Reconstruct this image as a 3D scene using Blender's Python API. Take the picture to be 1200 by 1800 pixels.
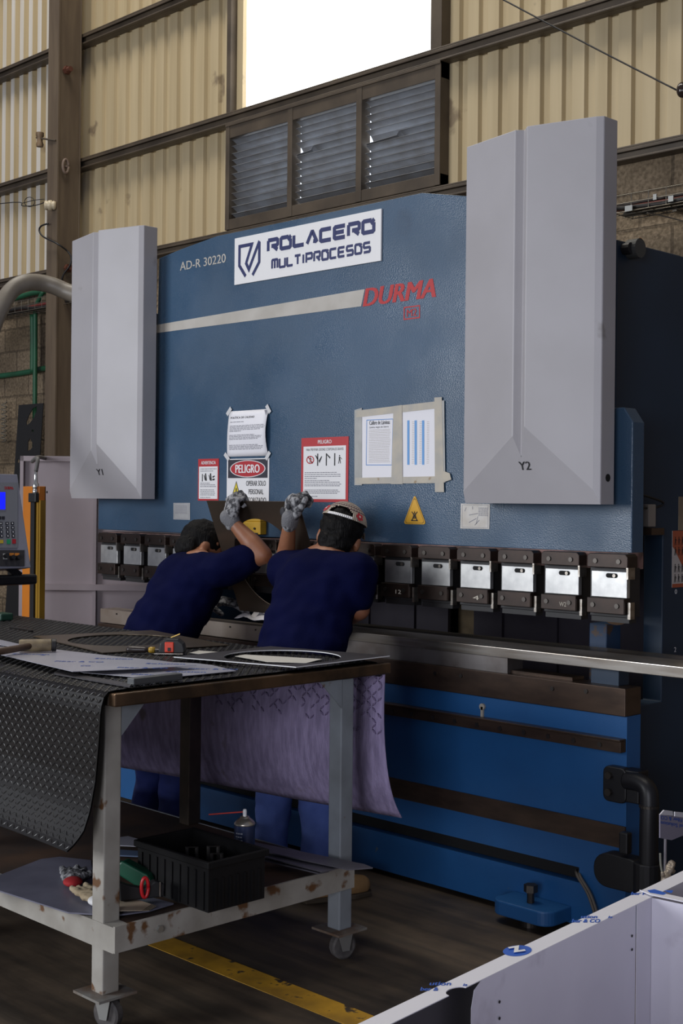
import bpy, bmesh, math, random
from math import sin, cos, pi, radians as R, atan2, sqrt
from mathutils import Vector as V, Matrix as Mx, noise

for o in list(bpy.data.objects):
    bpy.data.objects.remove(o)
SC = bpy.context.scene
COL = SC.collection

# ------------------------------------------------------------------ camera
EYE = V((0, 0, 1.45)); FPX = 2350.0; ROLL = 0.01; CX, CY = 600.0, 881.0
YAW = atan2(2323.0, FPX)
FWD = V((-cos(YAW), sin(YAW), 0)); RGT = V((sin(YAW), cos(YAW), 0)); UP = V((0, 0, 1))
cam_d = bpy.data.cameras.new('camera'); cam = bpy.data.objects.new('camera', cam_d); COL.objects.link(cam)
cam_d.sensor_width = 36; cam_d.sensor_fit = 'AUTO'; cam_d.lens = FPX / 1800 * 36
cam_d.shift_y = -(900 - CY) / 1800; cam_d.clip_end = 200; cam_d.clip_start = 0.05
cr, sr = cos(ROLL), sin(ROLL)
# the camera is rolled by ROLL so that uprights lean to the right in the picture
cx_ax = RGT * cr + UP * sr; cy_ax = UP * cr - RGT * sr; cz_ax = -FWD
cam.matrix_world = Mx(((cx_ax.x, cy_ax.x, cz_ax.x, EYE.x), (cx_ax.y, cy_ax.y, cz_ax.y, EYE.y), (cx_ax.z, cy_ax.z, cz_ax.z, EYE.z), (0, 0, 0, 1)))
SC.camera = cam

def at(px, py, X=None, Y=None, Z=None):
    """a measured image point on a real plane of the hall -> its place in metres"""
    dx, dy = px - CX, py - CY
    u = dx * cr + dy * sr; v = -dx * sr + dy * cr
    r = FWD + RGT * (u / FPX) - UP * (v / FPX)
    if X is not None: t = X / r.x
    elif Y is not None: t = Y / r.y
    else: t = (Z - EYE.z) / r.z
    return EYE + r * t

# ------------------------------------------------------------------ light
SC.view_settings.view_transform = 'Standard'
try: SC.view_settings.look = 'None'
except Exception: pass
SC.view_settings.exposure = 0.0; SC.view_settings.gamma = 1.0
SC.view_settings.use_curve_mapping = False
w = bpy.data.worlds.new('hall_air'); SC.world = w; w.use_nodes = True
bg = w.node_tree.nodes['Background']; bg.inputs[0].default_value = (0.62, 0.66, 0.85, 1); bg.inputs[1].default_value = 0.20

def area(name, loc, target, sx, sy, power, col):
    l = bpy.data.lights.new(name, 'AREA'); l.shape = 'RECTANGLE'; l.size = sx; l.size_y = sy; l.energy = power; l.color = col
    o = bpy.data.objects.new(name, l); COL.objects.link(o); o.location = loc
    o.rotation_euler = (V(target) - V(loc)).to_track_quat('-Z', 'Y').to_euler()
    return o
area('roof_daylight', (-7.2, 3.4, 10.5), (-7.0, 4.6, 0), 10.0, 2.0, 560, (1.0, 0.94, 0.83))
area('doorway_daylight', (-7.0, -4.5, 2.9), (-3.9, 3.7, 1.5), 3.6, 3.2, 430, (0.93, 0.96, 1.0))
area('rear_door_daylight', (1.7, -6.0, 2.0), (-2.9, 3.0, 0.8), 3.4, 2.8, 290, (0.88, 0.90, 1.0))

# ------------------------------------------------------------------ materials
MATS = {}
def mat(name, col, rough=0.6, metal=0.0, var=0.0, vscale=6.0, col2=None, bump=0.0, bscale=60.0, emit=None, estr=0.0,
        stretch=None, lo=0.35, hi=0.65, spec=None, detail=4.0, spots=None, rvar=None):
    if name in MATS: return MATS[name]
    m = bpy.data.materials.new(name); m.use_nodes = True; nt = m.node_tree; b = nt.nodes['Principled BSDF']; N = nt.nodes.new; L = nt.links.new
    b.inputs['Roughness'].default_value = rough; b.inputs['Metallic'].default_value = metal
    b.inputs['Base Color'].default_value = (*col, 1)
    if spec is not None: b.inputs['Specular IOR Level'].default_value = spec
    tc = N('ShaderNodeTexCoord'); src = tc.outputs['Object']
    if stretch:
        mp = N('ShaderNodeMapping'); mp.inputs['Scale'].default_value = stretch; L(src, mp.inputs[0]); src = mp.outputs[0]
    cur = None
    if col2 is not None or var:
        n = N('ShaderNodeTexNoise'); n.inputs['Scale'].default_value = vscale; n.inputs['Detail'].default_value = detail; L(src, n.inputs[0])
        rp = N('ShaderNodeValToRGB'); L(n.outputs[0], rp.inputs[0])
        c2 = col2 if col2 is not None else tuple(c * (1 - var) for c in col)
        rp.color_ramp.elements[0].position = lo; rp.color_ramp.elements[1].position = hi
        rp.color_ramp.elements[0].color = (*c2, 1); rp.color_ramp.elements[1].color = (*col, 1)
        cur = rp.outputs[0]; L(cur, b.inputs['Base Color'])
    if spots:
        scol, sscale, thr = spots
        n = N('ShaderNodeTexNoise'); n.inputs['Scale'].default_value = sscale; n.inputs['Detail'].default_value = 8; L(tc.outputs['Object'], n.inputs[0])
        rp = N('ShaderNodeValToRGB'); L(n.outputs[0], rp.inputs[0])
        rp.color_ramp.elements[0].position = thr; rp.color_ramp.elements[1].position = thr + 0.05
        rp.color_ramp.elements[0].color = (0, 0, 0, 1); rp.color_ramp.elements[1].color = (1, 1, 1, 1)
        mx = N('ShaderNodeMix'); mx.data_type = 'RGBA'; L(rp.outputs[0], mx.inputs[0])
        if cur: L(cur, mx.inputs[6])
        else: mx.inputs[6].default_value = (*col, 1)
        mx.inputs[7].default_value = (*scol, 1); L(mx.outputs[2], b.inputs['Base Color'])
    if rvar:
        n = N('ShaderNodeTexNoise'); n.inputs['Scale'].default_value = rvar[0]; n.inputs['Detail'].default_value = 5; L(tc.outputs['Object'], n.inputs[0])
        mr = N('ShaderNodeMapRange'); mr.inputs[1].default_value = .38; mr.inputs[2].default_value = .62; mr.inputs[3].default_value = rvar[1]; mr.inputs[4].default_value = rvar[2]; L(n.outputs[0], mr.inputs[0]); L(mr.outputs[0], b.inputs['Roughness'])
    if bump:
        n = N('ShaderNodeTexNoise'); n.inputs['Scale'].default_value = bscale; n.inputs['Detail'].default_value = 3; L(src, n.inputs[0])
        bp = N('ShaderNodeBump'); bp.inputs['Strength'].default_value = bump; bp.inputs['Distance'].default_value = 0.01
        L(n.outputs[0], bp.inputs['Height']); L(bp.outputs[0], b.inputs['Normal'])
    if emit:
        b.inputs['Emission Color'].default_value = (*emit, 1); b.inputs['Emission Strength'].default_value = estr
    MATS[name] = m
    return m

def srgb(r, g, b):
    f = lambda c: (c / 255 / 12.92) if c / 255 <= 0.04045 else ((c / 255 + 0.055) / 1.055) ** 2.4
    return (f(r), f(g), f(b))

# ------------------------------------------------------------------ mesh builder
class MB:
    def __init__(s): s.v = []; s.f = []; s.m = []; s.M = Mx.Identity(4); s.mi = 0
    def add(s, vs, fs):
        k = len(s.v); s.v += [s.M @ V(p) for p in vs]
        for f in fs: s.f.append([k + i for i in f]); s.m.append(s.mi)
        return s
    def box(s, x0, x1, y0, y1, z0, z1):
        return s.add([(x0,y0,z0),(x1,y0,z0),(x1,y1,z0),(x0,y1,z0),(x0,y0,z1),(x1,y0,z1),(x1,y1,z1),(x0,y1,z1)],
                     [(0,3,2,1),(4,5,6,7),(0,1,5,4),(1,2,6,5),(2,3,7,6),(3,0,4,7)])
    def bar(s, p, q, a, b, up=(0, 0, 1)):
        """rectangular bar from p to q, section a (sideways) x b (along up)"""
        p, q = V(p), V(q); d = (q - p).normalized(); u = V(up)
        l = d.cross(u)
        if l.length < 1e-4: l = d.cross(V((1, 0, 0)))
        l.normalize(); u = l.cross(d)
        c = [p - l*a/2 - u*b/2, p + l*a/2 - u*b/2, p + l*a/2 + u*b/2, p - l*a/2 + u*b/2]
        return s.add(c + [x + (q - p) for x in c], [(0,1,2,3),(7,6,5,4),(0,4,5,1),(1,5,6,2),(2,6,7,3),(3,7,4,0)])
    def prism(s, pts, d):
        """polygon pts (3-D, planar) swept by vector d"""
        n = len(pts); d = V(d); a = [V(p) for p in pts]
        return s.add(a + [p + d for p in a], [tuple(range(n))[::-1], tuple(range(n, 2*n))] + [(i, (i+1) % n, n + (i+1) % n, n + i) for i in range(n)])
    def rings(s, rs, caps=True, closed=True):
        n = len(rs[0]); vs = [p for r in rs for p in r]; fs = []
        for k in range(len(rs) - 1):
            for i in range(n if closed else n - 1):
                j = (i + 1) % n; fs.append((k*n+i, k*n+j, (k+1)*n+j, (k+1)*n+i))
        if caps and closed: fs += [tuple(range(n))[::-1], tuple(range((len(rs)-1)*n, len(rs)*n))]
        return s.add(vs, fs)
    def tube(s, pts, r, n=8, caps=True):
        pts = [V(p) for p in pts]; rr = r if isinstance(r, (list, tuple)) else [r] * len(pts); rs = []; prev = None
        for i, p in enumerate(pts):
            d = (pts[min(i+1, len(pts)-1)] - pts[max(i-1, 0)]).normalized()
            if prev is None:
                a = d.cross(V((0, 0, 1)))
                if a.length < 1e-3: a = d.cross(V((1, 0, 0)))
            else: a = prev - d * prev.dot(d)
            a.normalize(); prev = a; b = d.cross(a)
            rs.append([p + (a*cos(2*pi*k/n) + b*sin(2*pi*k/n)) * rr[i] for k in range(n)])
        return s.rings(rs, caps)
    def cyl(s, p, q, r, n=16, r2=None): return s.tube([p, q], [r, r if r2 is None else r2], n)
    def lathe(s, c, prof, n=24, axis=(0, 0, 1)):
        c = V(c); ax = V(axis).normalized(); a = ax.orthogonal().normalized(); b = ax.cross(a)
        return s.rings([[c + ax*h + (a*cos(2*pi*k/n) + b*sin(2*pi*k/n))*max(r, 1e-4) for k in range(n)] for r, h in prof])
    def ball(s, c, r, n=16, m=10, M=None):
        c = V(c); r = V(r) if not isinstance(r, (int, float)) else V((r, r, r)); M = M or Mx.Identity(3); vs = []
        rs = [[c + M @ V((r.x*cos(2*pi*k/n)*sin(pi*max(.03, min(m-.03, j))/m), r.y*sin(2*pi*k/n)*sin(pi*max(.03, min(m-.03, j))/m), -r.z*cos(pi*max(.03, min(m-.03, j))/m))) for k in range(n)] for j in range(m + 1)]
        return s.rings(rs)
    def cone(s, p, r0, q, r1, n=14):
        """tapered limb with round ends"""
        p, q = V(p), V(q); d = (q - p); L = d.length; d = d / L if L > 1e-6 else V((0, 0, 1)); pr = []
        a = d.orthogonal().normalized(); b = d.cross(a)
        for k in range(6): t = pi/2 * k/5; pr.append((-r0*cos(t), max(r0*sin(t), r0*.05)))
        for k in range(6): t = pi/2 * k/5; pr.append((L + r1*sin(t), max(r1*cos(t), r1*.05)))
        return s.rings([[p + d*h + (a*cos(2*pi*k/n) + b*sin(2*pi*k/n))*r for k in range(n)] for h, r in pr])
    def grid(s, fn, nu, nv):
        vs = [fn(i/nu, j/nv) for j in range(nv+1) for i in range(nu+1)]
        return s.add(vs, [(j*(nu+1)+i, j*(nu+1)+i+1, (j+1)*(nu+1)+i+1, (j+1)*(nu+1)+i) for j in range(nv) for i in range(nu)])

def wloc(o):
    p = V((0, 0, 0))
    while o is not None: p = p + V(o.location); o = o.parent
    return p

def mk(name, mb, mats, parent=None, smooth=False, bevel=0.0, loc=None, solid=0.0, subsurf=0, auto=None, flip=False):
    """link a builder as ONE mesh object; vertices are given in world metres"""
    me = bpy.data.meshes.new(name)
    if parent is not None and loc is None: base = wloc(parent)
    elif loc is not None: base = V(loc)
    else:
        xs = [v.x for v in mb.v]; ys = [v.y for v in mb.v]; zs = [v.z for v in mb.v]
        base = V(((min(xs)+max(xs))/2, (min(ys)+max(ys))/2, min(zs)))
    me.from_pydata([tuple(v - base) for v in mb.v], [], mb.f)
    for m in (mats if isinstance(mats, (list, tuple)) else [mats]): me.materials.append(m)
    if max(mb.m, default=0) > 0: me.polygons.foreach_set('material_index', mb.m)
    bm = bmesh.new(); bm.from_mesh(me); bmesh.ops.recalc_face_normals(bm, faces=bm.faces)
    if flip: bmesh.ops.reverse_faces(bm, faces=bm.faces)
    bm.to_mesh(me); bm.free()
    if smooth: me.polygons.foreach_set('use_smooth', [True] * len(me.polygons))
    o = bpy.data.objects.new(name, me); COL.objects.link(o)
    if parent is not None:
        o.parent = parent
        if loc is not None: o.location = base - wloc(parent)
    else: o.location = base
    if auto:
        md = o.modifiers.new('edge', 'EDGE_SPLIT'); md.split_angle = R(auto); me.polygons.foreach_set('use_smooth', [True] * len(me.polygons))
    if solid: md = o.modifiers.new('thick', 'SOLIDIFY'); md.thickness = solid; md.offset = 0
    if bevel: md = o.modifiers.new('bevel', 'BEVEL'); md.width = bevel; md.segments = 2; md.limit_method = 'ANGLE'; md.angle_limit = R(40)
    if subsurf: md = o.modifiers.new('sub', 'SUBSURF'); md.levels = subsurf; md.render_levels = subsurf
    return o

def tag(o, label=None, cat=None, group=None, kind=None):
    if label: o['label'] = label
    if cat: o['category'] = cat
    if group: o['group'] = group
    if kind: o['kind'] = kind
    return o
def thing(name, label, cat, loc, group=None):
    o = bpy.data.objects.new(name, None); COL.objects.link(o); o.location = loc; o.empty_display_size = 0.1
    return tag(o, label, cat, group)
def struct(name, mb, m, **k): return tag(mk(name, mb, m, **k), kind='structure')
def copy_tree(o, parent=None):
    c = o.copy(); COL.objects.link(c)
    if parent is not None: c.parent = parent
    for ch in [x for x in COL.objects if x.parent == o]: copy_tree(ch, c)
    return c

def from_curves(loops, depth=0.0, res=1):
    """filled flat shape with holes from closed 2-D loops -> (verts, faces)"""
    cu = bpy.data.curves.new('c', 'CURVE'); cu.dimensions = '2D'; cu.fill_mode = 'BOTH'; cu.extrude = depth / 2
    for lp in loops:
        sp = cu.splines.new('POLY'); sp.points.add(len(lp) - 1); sp.use_cyclic_u = True
        for i, p in enumerate(lp): sp.points[i].co = (p[0], p[1], 0, 1)
    o = bpy.data.objects.new('c', cu); COL.objects.link(o)
    dg = bpy.context.evaluated_depsgraph_get(); me = bpy.data.meshes.new_from_object(o.evaluated_get(dg))
    vs = [tuple(v.co) for v in me.vertices]; fs = [tuple(p.vertices) for p in me.polygons]
    bpy.data.objects.remove(o); bpy.data.curves.remove(cu); bpy.data.meshes.remove(me)
    return vs, fs
_tc = {}
def text2d(s, bold=0.0, shear=0.0):
    if (s, bold, shear) in _tc: return _tc[(s, bold, shear)]
    cu = bpy.data.curves.new('t', 'FONT'); cu.body = s; cu.size = 1; cu.resolution_u = 3; cu.offset = bold; cu.shear = shear
    o = bpy.data.objects.new('t', cu); COL.objects.link(o)
    dg = bpy.context.evaluated_depsgraph_get(); me = bpy.data.meshes.new_from_object(o.evaluated_get(dg))
    vs = [(v.co.x, v.co.y) for v in me.vertices]; fs = [tuple(p.vertices) for p in me.polygons]
    bpy.data.objects.remove(o); bpy.data.curves.remove(cu); bpy.data.meshes.remove(me)
    x0 = min(v[0] for v in vs); x1 = max(v[0] for v in vs); y0 = min(v[1] for v in vs); y1 = max(v[1] for v in vs)
    vs = [((x-x0)/(x1-x0), (y-y0)/(y1-y0)) for x, y in vs]
    _tc[(s, bold, shear)] = (vs, fs)
    return vs, fs
def put_text(mb, s, o, u, v, bold=0.0, shear=0.0):
    """text filling the parallelogram o, o+u, o+v; bold letters are laid on in shifted layers"""
    vs, fs = text2d(s, 0.0, shear); o, u, v = V(o), V(u), V(v); n = u.cross(v).normalized()
    k = bold * v.length * 1.1 / u.length if bold else 0
    for i, q in enumerate((-1, 1, 0) if bold else (0,)):
        mb.add([o + u*(a*(1 - 2*k) + k + q*k) + v*b + n*.00015*i for a, b in vs], fs)
_layer = 0
def stroke(mb, pts, wd, fr):
    """mitred flat stroke; fr maps (x, y) to a point in the world"""
    n = len(pts); P2 = [V((p[0], p[1])) for p in pts]; Lf = []; Rt = []
    for i, p in enumerate(P2):
        d0 = (p - P2[i-1]).normalized() if i else (P2[1] - p).normalized()
        d1 = (P2[i+1] - p).normalized() if i < n-1 else d0
        t = (d0 + d1).normalized(); nn = V((-t.y, t.x)); c = max(0.5, nn.dot(V((-d0.y, d0.x))))
        Lf.append(p + nn*wd/2/c); Rt.append(p - nn*wd/2/c)
    global _layer; _layer = (_layer + 1) % 11; k = _layer * 0.00007      # strokes of one letter lie a hair apart
    vs = [V(fr(*q)) for q in Lf] + [V(fr(*q)) for q in Rt]; nn = (vs[1] - vs[0]).cross(vs[n] - vs[0]).normalized()
    if nn.dot(EYE - vs[0]) < 0: nn = -nn
    mb.add([q + nn*k for q in vs], [(i, i+1, n+i+1, n+i) for i in range(n-1)])

def union(mb, name, mats, parent, voxel, smooth=6, noise_amp=0.0, noise_scale=8.0, factor=0.5):
    """closed solids fused into one continuous skin"""
    me = bpy.data.meshes.new('u'); me.from_pydata([tuple(v) for v in mb.v], [], mb.f)
    bm = bmesh.new(); bm.from_mesh(me); bmesh.ops.recalc_face_normals(bm, faces=bm.faces); bm.to_mesh(me); bm.free()
    o = bpy.data.objects.new('u', me); COL.objects.link(o)
    r = o.modifiers.new('r', 'REMESH'); r.mode = 'VOXEL'; r.voxel_size = voxel; r.adaptivity = 0
    s = o.modifiers.new('s', 'SMOOTH'); s.factor = factor; s.iterations = smooth
    dg = bpy.context.evaluated_depsgraph_get(); res = bpy.data.meshes.new_from_object(o.evaluated_get(dg))
    bpy.data.objects.remove(o); bpy.data.meshes.remove(me)
    base = wloc(parent) if parent else V((0, 0, 0))
    if noise_amp:
        nrm = [v.normal.copy() for v in res.vertices]
        for v, n in zip(res.vertices, nrm):
            q = v.co * noise_scale
            k = noise.noise(q) + 0.5 * noise.noise(q * 2.3) - 0.6 * abs(noise.noise(V((q.x*.8, q.y*.8, q.z*1.9))))
            v.co += n * noise_amp * k
    for v in res.vertices: v.co -= base
    res.name = name; res.materials.clear()
    for m in (mats if isinstance(mats, (list, tuple)) else [mats]): res.materials.append(m)
    res.polygons.foreach_set('use_smooth', [True] * len(res.polygons))
    ob = bpy.data.objects.new(name, res); COL.objects.link(ob)
    if parent: ob.parent = parent
    return ob
def arc(c, r, a0, a1, n): return [(c[0] + r*cos(a0 + (a1-a0)*i/n), c[1] + r*sin(a0 + (a1-a0)*i/n)) for i in range(n+1)]
def smoothpath(pts, n=6):
    pts = [V(p) for p in pts]; out = []
    for i in range(len(pts) - 1):
        p0 = pts[max(i-1, 0)]; p1 = pts[i]; p2 = pts[i+1]; p3 = pts[min(i+2, len(pts)-1)]
        for k in range(n):
            t = k / n
            out.append(0.5 * ((2*p1) + (p2-p0)*t + (2*p0-5*p1+4*p2-p3)*t*t + (3*p1-p0-3*p2+p3)*t**3))
    return out + [pts[-1]]
# ------------------------------------------------------------------ the hall
M_panel = mat('cream_sheet', (0.52, 0.42, 0.255), 0.55, 0, col2=(0.42, 0.33, 0.19), vscale=2.2, stretch=(5, 5, 0.25), spots=((0.24, 0.18, 0.11), 3.0, 0.66), lo=.3, hi=.7)
M_panelw = mat('pale_sheet', (0.66, 0.60, 0.50), 0.45, 0.1, col2=(0.48, 0.42, 0.32), vscale=2.5, stretch=(5, 5, 0.3), lo=.3, hi=.7)
M_purlin = mat('brown_steel', (0.062, 0.046, 0.031), 0.5, 0.1, col2=(0.10, 0.075, 0.05), vscale=4)
M_colm = mat('column_paint', (0.135, 0.098, 0.062), 0.6, 0, col2=(0.10, 0.07, 0.045), vscale=5, stretch=(3, 3, .4))
M_dark = mat('dark_steel', (0.02, 0.019, 0.02), 0.5, 0.2)
M_black = mat('black_plastic', (0.008, 0.008, 0.009), 0.45)
M_white = mat('white_paint', (0.8, 0.8, 0.8), 0.5)

def concrete_floor():
    m = bpy.data.materials.new('worn_concrete'); m.use_nodes = True; nt = m.node_tree; b = nt.nodes['Principled BSDF']; N = nt.nodes.new; L = nt.links.new
    tc = N('ShaderNodeTexCoord')
    n1 = N('ShaderNodeTexNoise'); n1.inputs['Scale'].default_value = 1.6; n1.inputs['Detail'].default_value = 9; n1.inputs['Roughness'].default_value = .65; L(tc.outputs['Object'], n1.inputs[0])
    mp = N('ShaderNodeMapping'); mp.inputs['Scale'].default_value = (0.8, 7, 1); L(tc.outputs['Object'], mp.inputs[0])
    n2 = N('ShaderNodeTexNoise'); n2.inputs['Scale'].default_value = 2.2; n2.inputs['Detail'].default_value = 7; L(mp.outputs[0], n2.inputs[0])
    r1 = N('ShaderNodeValToRGB'); r1.color_ramp.elements[0].position = .34; r1.color_ramp.elements[1].position = .68
    r1.color_ramp.elements[0].color = (.028, .021, .015, 1); r1.color_ramp.elements[1].color = (.115, .085, .057, 1); L(n1.outputs[0], r1.inputs[0])
    r2 = N('ShaderNodeValToRGB'); r2.color_ramp.elements[0].position = .4; r2.color_ramp.elements[1].position = .62
    r2.color_ramp.elements[0].color = (.62, .62, .62, 1); r2.color_ramp.elements[1].color = (1.15, 1.1, 1.05, 1); L(n2.outputs[0], r2.inputs[0])
    mx = N('ShaderNodeMix'); mx.data_type = 'RGBA'; mx.blend_type = 'MULTIPLY'; mx.inputs[0].default_value = 1; L(r1.outputs[0], mx.inputs[6]); L(r2.outputs[0], mx.inputs[7])
    L(mx.outputs[2], b.inputs['Base Color'])
    rr = N('ShaderNodeMapRange'); rr.inputs[3].default_value = .38; rr.inputs[4].default_value = .75; L(n1.outputs[0], rr.inputs[0]); L(rr.outputs[0], b.inputs['Roughness'])
    bp = N('ShaderNodeBump'); bp.inputs['Strength'].default_value = .25; bp.inputs['Distance'].default_value = .01; L(n2.outputs[0], bp.inputs['Height']); L(bp.outputs[0], b.inputs['Normal'])
    return m
mb = MB(); mb.box(-15, 4, -7, 6.6, -0.1, 0); struct('floor', mb, concrete_floor())

def worn_yellow():
    m = mat('worn_yellow', (0.62, 0.33, 0.02), 0.6, 0, col2=(0.30, 0.16, 0.015), vscale=7, spots=((0.05, 0.035, 0.022), 14, 0.585))
    return m
mb = MB(); mb.box(-14, -2.2, 2.62, 2.722, 0, 0.0015); tag(mk('floor_marking', mb, worn_yellow()), kind='structure')

def corrugated(mb, x0, x1, z0, z1, pitch, y, d):
    pts = []; x = x0; ph = [(0, 0), (.52, 0), (.58, d), (.93, d), (.96, d*1.25), (.99, 0)]
    k = 0
    while x < x1:
        for f, yy in ph:
            xx = x + f * pitch
            if xx <= x1: pts.append((xx, y + yy))
        x += pitch
    n = len(pts)
    mb.add([(a, b, z0) for a, b in pts] + [(a, b, z1) for a, b in pts], [(i, i+1, n+i+1, n+i) for i in range(n-1)])
mb = MB()
ZB = 3.33
corrugated(mb, -9.6, -7.48, ZB, 8, .166, 6.275, .028)
corrugated(mb, -7.48, -5.44, 6.0, 8, .166, 6.275, .028)
corrugated(mb, -5.44, 2.5, ZB, 8, .155, 6.275, .028)
struct('wall_back', mb, M_panel, solid=0.002)
mb = MB(); x = -14.5
while x < -9.6:
    pr = [(x, 6.265), (x + .062, 6.265), (x + .078, 6.31), (x + .130, 6.31), (x + .145, 6.265)]
    for i in range(4):
        (a, ya_), (b, yb_) = pr[i], pr[i+1]; mb.mi = 0 if i == 0 else 1; mb.add([(a, ya_, ZB), (b, yb_, ZB), (b, yb_, 8), (a, ya_, 8)], [(0, 1, 2, 3)])
    x += .145
struct('wall_left', mb, [mat('lit_rib_sheet', (.74, .70, .64), .4, .1, col2=(.62, .56, .46), vscale=3, stretch=(5, 5, .3)), M_panel], solid=0.002)  # rib flats paler: the light they catch is put into their colour

def blocks():
    m = bpy.data.materials.new('concrete_block'); m.use_nodes = True; nt = m.node_tree; b = nt.nodes['Principled BSDF']; N = nt.nodes.new; L = nt.links.new
    b.inputs['Roughness'].default_value = .95
    tc = N('ShaderNodeTexCoord'); sp = N('ShaderNodeSeparateXYZ'); cb = N('ShaderNodeCombineXYZ'); L(tc.outputs['Object'], sp.inputs[0])
    L(sp.outputs[0], cb.inputs[0]); L(sp.outputs[2], cb.inputs[1])
    br = N('ShaderNodeTexBrick'); L(cb.outputs[0], br.inputs[0]); br.inputs['Scale'].default_value = 1
    br.inputs['Brick Width'].default_value = .4; br.inputs['Row Height'].default_value = .2; br.inputs['Mortar Size'].default_value = .009; br.inputs['Mortar Smooth'].default_value = .3
    br.inputs['Color1'].default_value = (.27, .205, .135, 1); br.inputs['Color2'].default_value = (.20, .15, .095, 1); br.inputs['Mortar'].default_value = (.15, .112, .072, 1)
    n = N('ShaderNodeTexNoise'); n.inputs['Scale'].default_value = 45; n.inputs['Detail'].default_value = 6; L(tc.outputs['Object'], n.inputs[0])
    n3 = N('ShaderNodeTexNoise'); n3.inputs['Scale'].default_value = 1.4; n3.inputs['Detail'].default_value = 6; L(tc.outputs['Object'], n3.inputs[0])
    r = N('ShaderNodeValToRGB'); r.color_ramp.elements[0].position = .35; r.color_ramp.elements[1].position = .65; r.color_ramp.elements[0].color = (.6, .58, .55, 1); r.color_ramp.elements[1].color = (1.2, 1.2, 1.2, 1); L(n.outputs[0], r.inputs[0])
    r3 = N('ShaderNodeValToRGB'); r3.color_ramp.elements[0].position = .35; r3.color_ramp.elements[1].position = .6; r3.color_ramp.elements[0].color = (.5, .48, .45, 1); r3.color_ramp.elements[1].color = (1.1, 1.1, 1.1, 1); L(n3.outputs[0], r3.inputs[0])
    mx = N('ShaderNodeMix'); mx.data_type = 'RGBA'; mx.blend_type = 'MULTIPLY'; mx.inputs[0].default_value = 1; L(br.outputs[0], mx.inputs[6]); L(r.outputs[0], mx.inputs[7])
    m2 = N('ShaderNodeMix'); m2.data_type = 'RGBA'; m2.blend_type = 'MULTIPLY'; m2.inputs[0].default_value = 1; L(mx.outputs[2], m2.inputs[6]); L(r3.outputs[0], m2.inputs[7])
    L(m2.outputs[2], b.inputs['Base Color'])
    ad = N('ShaderNodeMath'); ad.operation = 'MULTIPLY_ADD'; L(br.outputs['Fac'], ad.inputs[0]); ad.inputs[1].default_value = -1.5; L(n.outputs[0], ad.inputs[2])
    bp = N('ShaderNodeBump'); bp.inputs['Strength'].default_value = .8; bp.inputs['Distance'].default_value = .012; L(ad.outputs[0], bp.inputs['Height']); L(bp.outputs[0], b.inputs['Normal'])
    return m
M_block = blocks()
mb = MB(); mb.box(-14.5, 2.5, 6.27, 6.45, 0, ZB - .01); struct('wall_lower', mb, M_block, loc=(-10.05, 6.27, -.05))
mb = MB(); mb.box(-9.72, -9.5, 6.16, 6.27, 0, 2.85); struct('pilaster', mb, mat('plaster', (.23, .17, .11), .9, col2=(.15, .11, .07), vscale=6, bump=.4, bscale=25))

def channel(mb, x0, x1, z, h=.08, y0=6.18, y1=6.272, t=.012):
    mb.box(x0, x1, y0, y1, z + h/2 - t, z + h/2); mb.box(x0, x1, y0 + .03, y1, z - h/2, z + h/2 - t)
    mb.box(x0, x1, y0, y0 + .012, z + h/2 - .03, z + h/2 - t)
    mb.box(x0, x1, y0, y0 + .03, z - h/2, z - h/2 + t)
for i, (z, h) in enumerate(((3.355, .075), (4.205, .085), (5.225, .085), (6.2, .085), (7.1, .085))):
    mb = MB(); channel(mb, -14.5, 2.5 if i != 2 and i != 3 else -7.49, z, h); struct('trim_%d' % (i + 1), mb, M_purlin, bevel=.003)
for i, (z, h) in enumerate(((5.225, .085), (6.2, .085))):
    mb = MB(); channel(mb, -5.43, 2.5, z, h); struct('trim_%d' % (i + 6), mb, M_purlin, bevel=.003)
# steel column
mb = MB(); X0, X1, Y0, Y1 = -9.475, -9.315, 5.95, 6.165
mb.box(X0, X1, Y0, Y0 + .012, 0, 8); mb.box(X0, X1, Y1 - .012, Y1, 0, 8); mb.box(X0 + .02, X1 - .006, Y0 + .012, Y1 - .012, 0, 8)
mb.box(X0 + .09, X1, Y0 - .006, Y0, 0, 8)
struct('column', mb, M_colm, bevel=.002)
# window: sheets of translucent plastic with the sky behind them
M_sky = mat('daylight_pane', (.9, .9, .9), .5, emit=(1.0, .985, .95), estr=2.6)
M_sky2 = mat('daylight_lap', (.9, .88, .7), .5, emit=(1.0, .94, .62), estr=1.02)
M_skyd = mat('daylight_behind_slats', (.8, .8, .8), .5, emit=(.80, .88, 1.0), estr=2.0)
mb = MB(); mb.box(-7.38, -5.5, 6.285, 6.29, 4.26, 6.0); wd = struct('window_1', mb, M_sky)
mb = MB(); mb.box(-6.482, -6.425, 6.278, 6.284, 4.26, 6.0); mk('pane_lap', mb, M_sky2, wd)
mb = MB(); mb.box(-7.49, -7.445, 6.19, 6.30, 4.24, 6.05); mb.box(-5.52, -5.43, 6.19, 6.30, 4.24, 6.05); mb.box(-7.49, -5.43, 6.19, 6.30, 5.98, 6.06); mk('window_frame', mb, M_purlin, wd, bevel=.003)
mb = MB(); mb.box(-7.445, -7.38, 6.25, 6.30, 4.25, 5.98); mk('flashing', mb, M_panel, wd)
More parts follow.
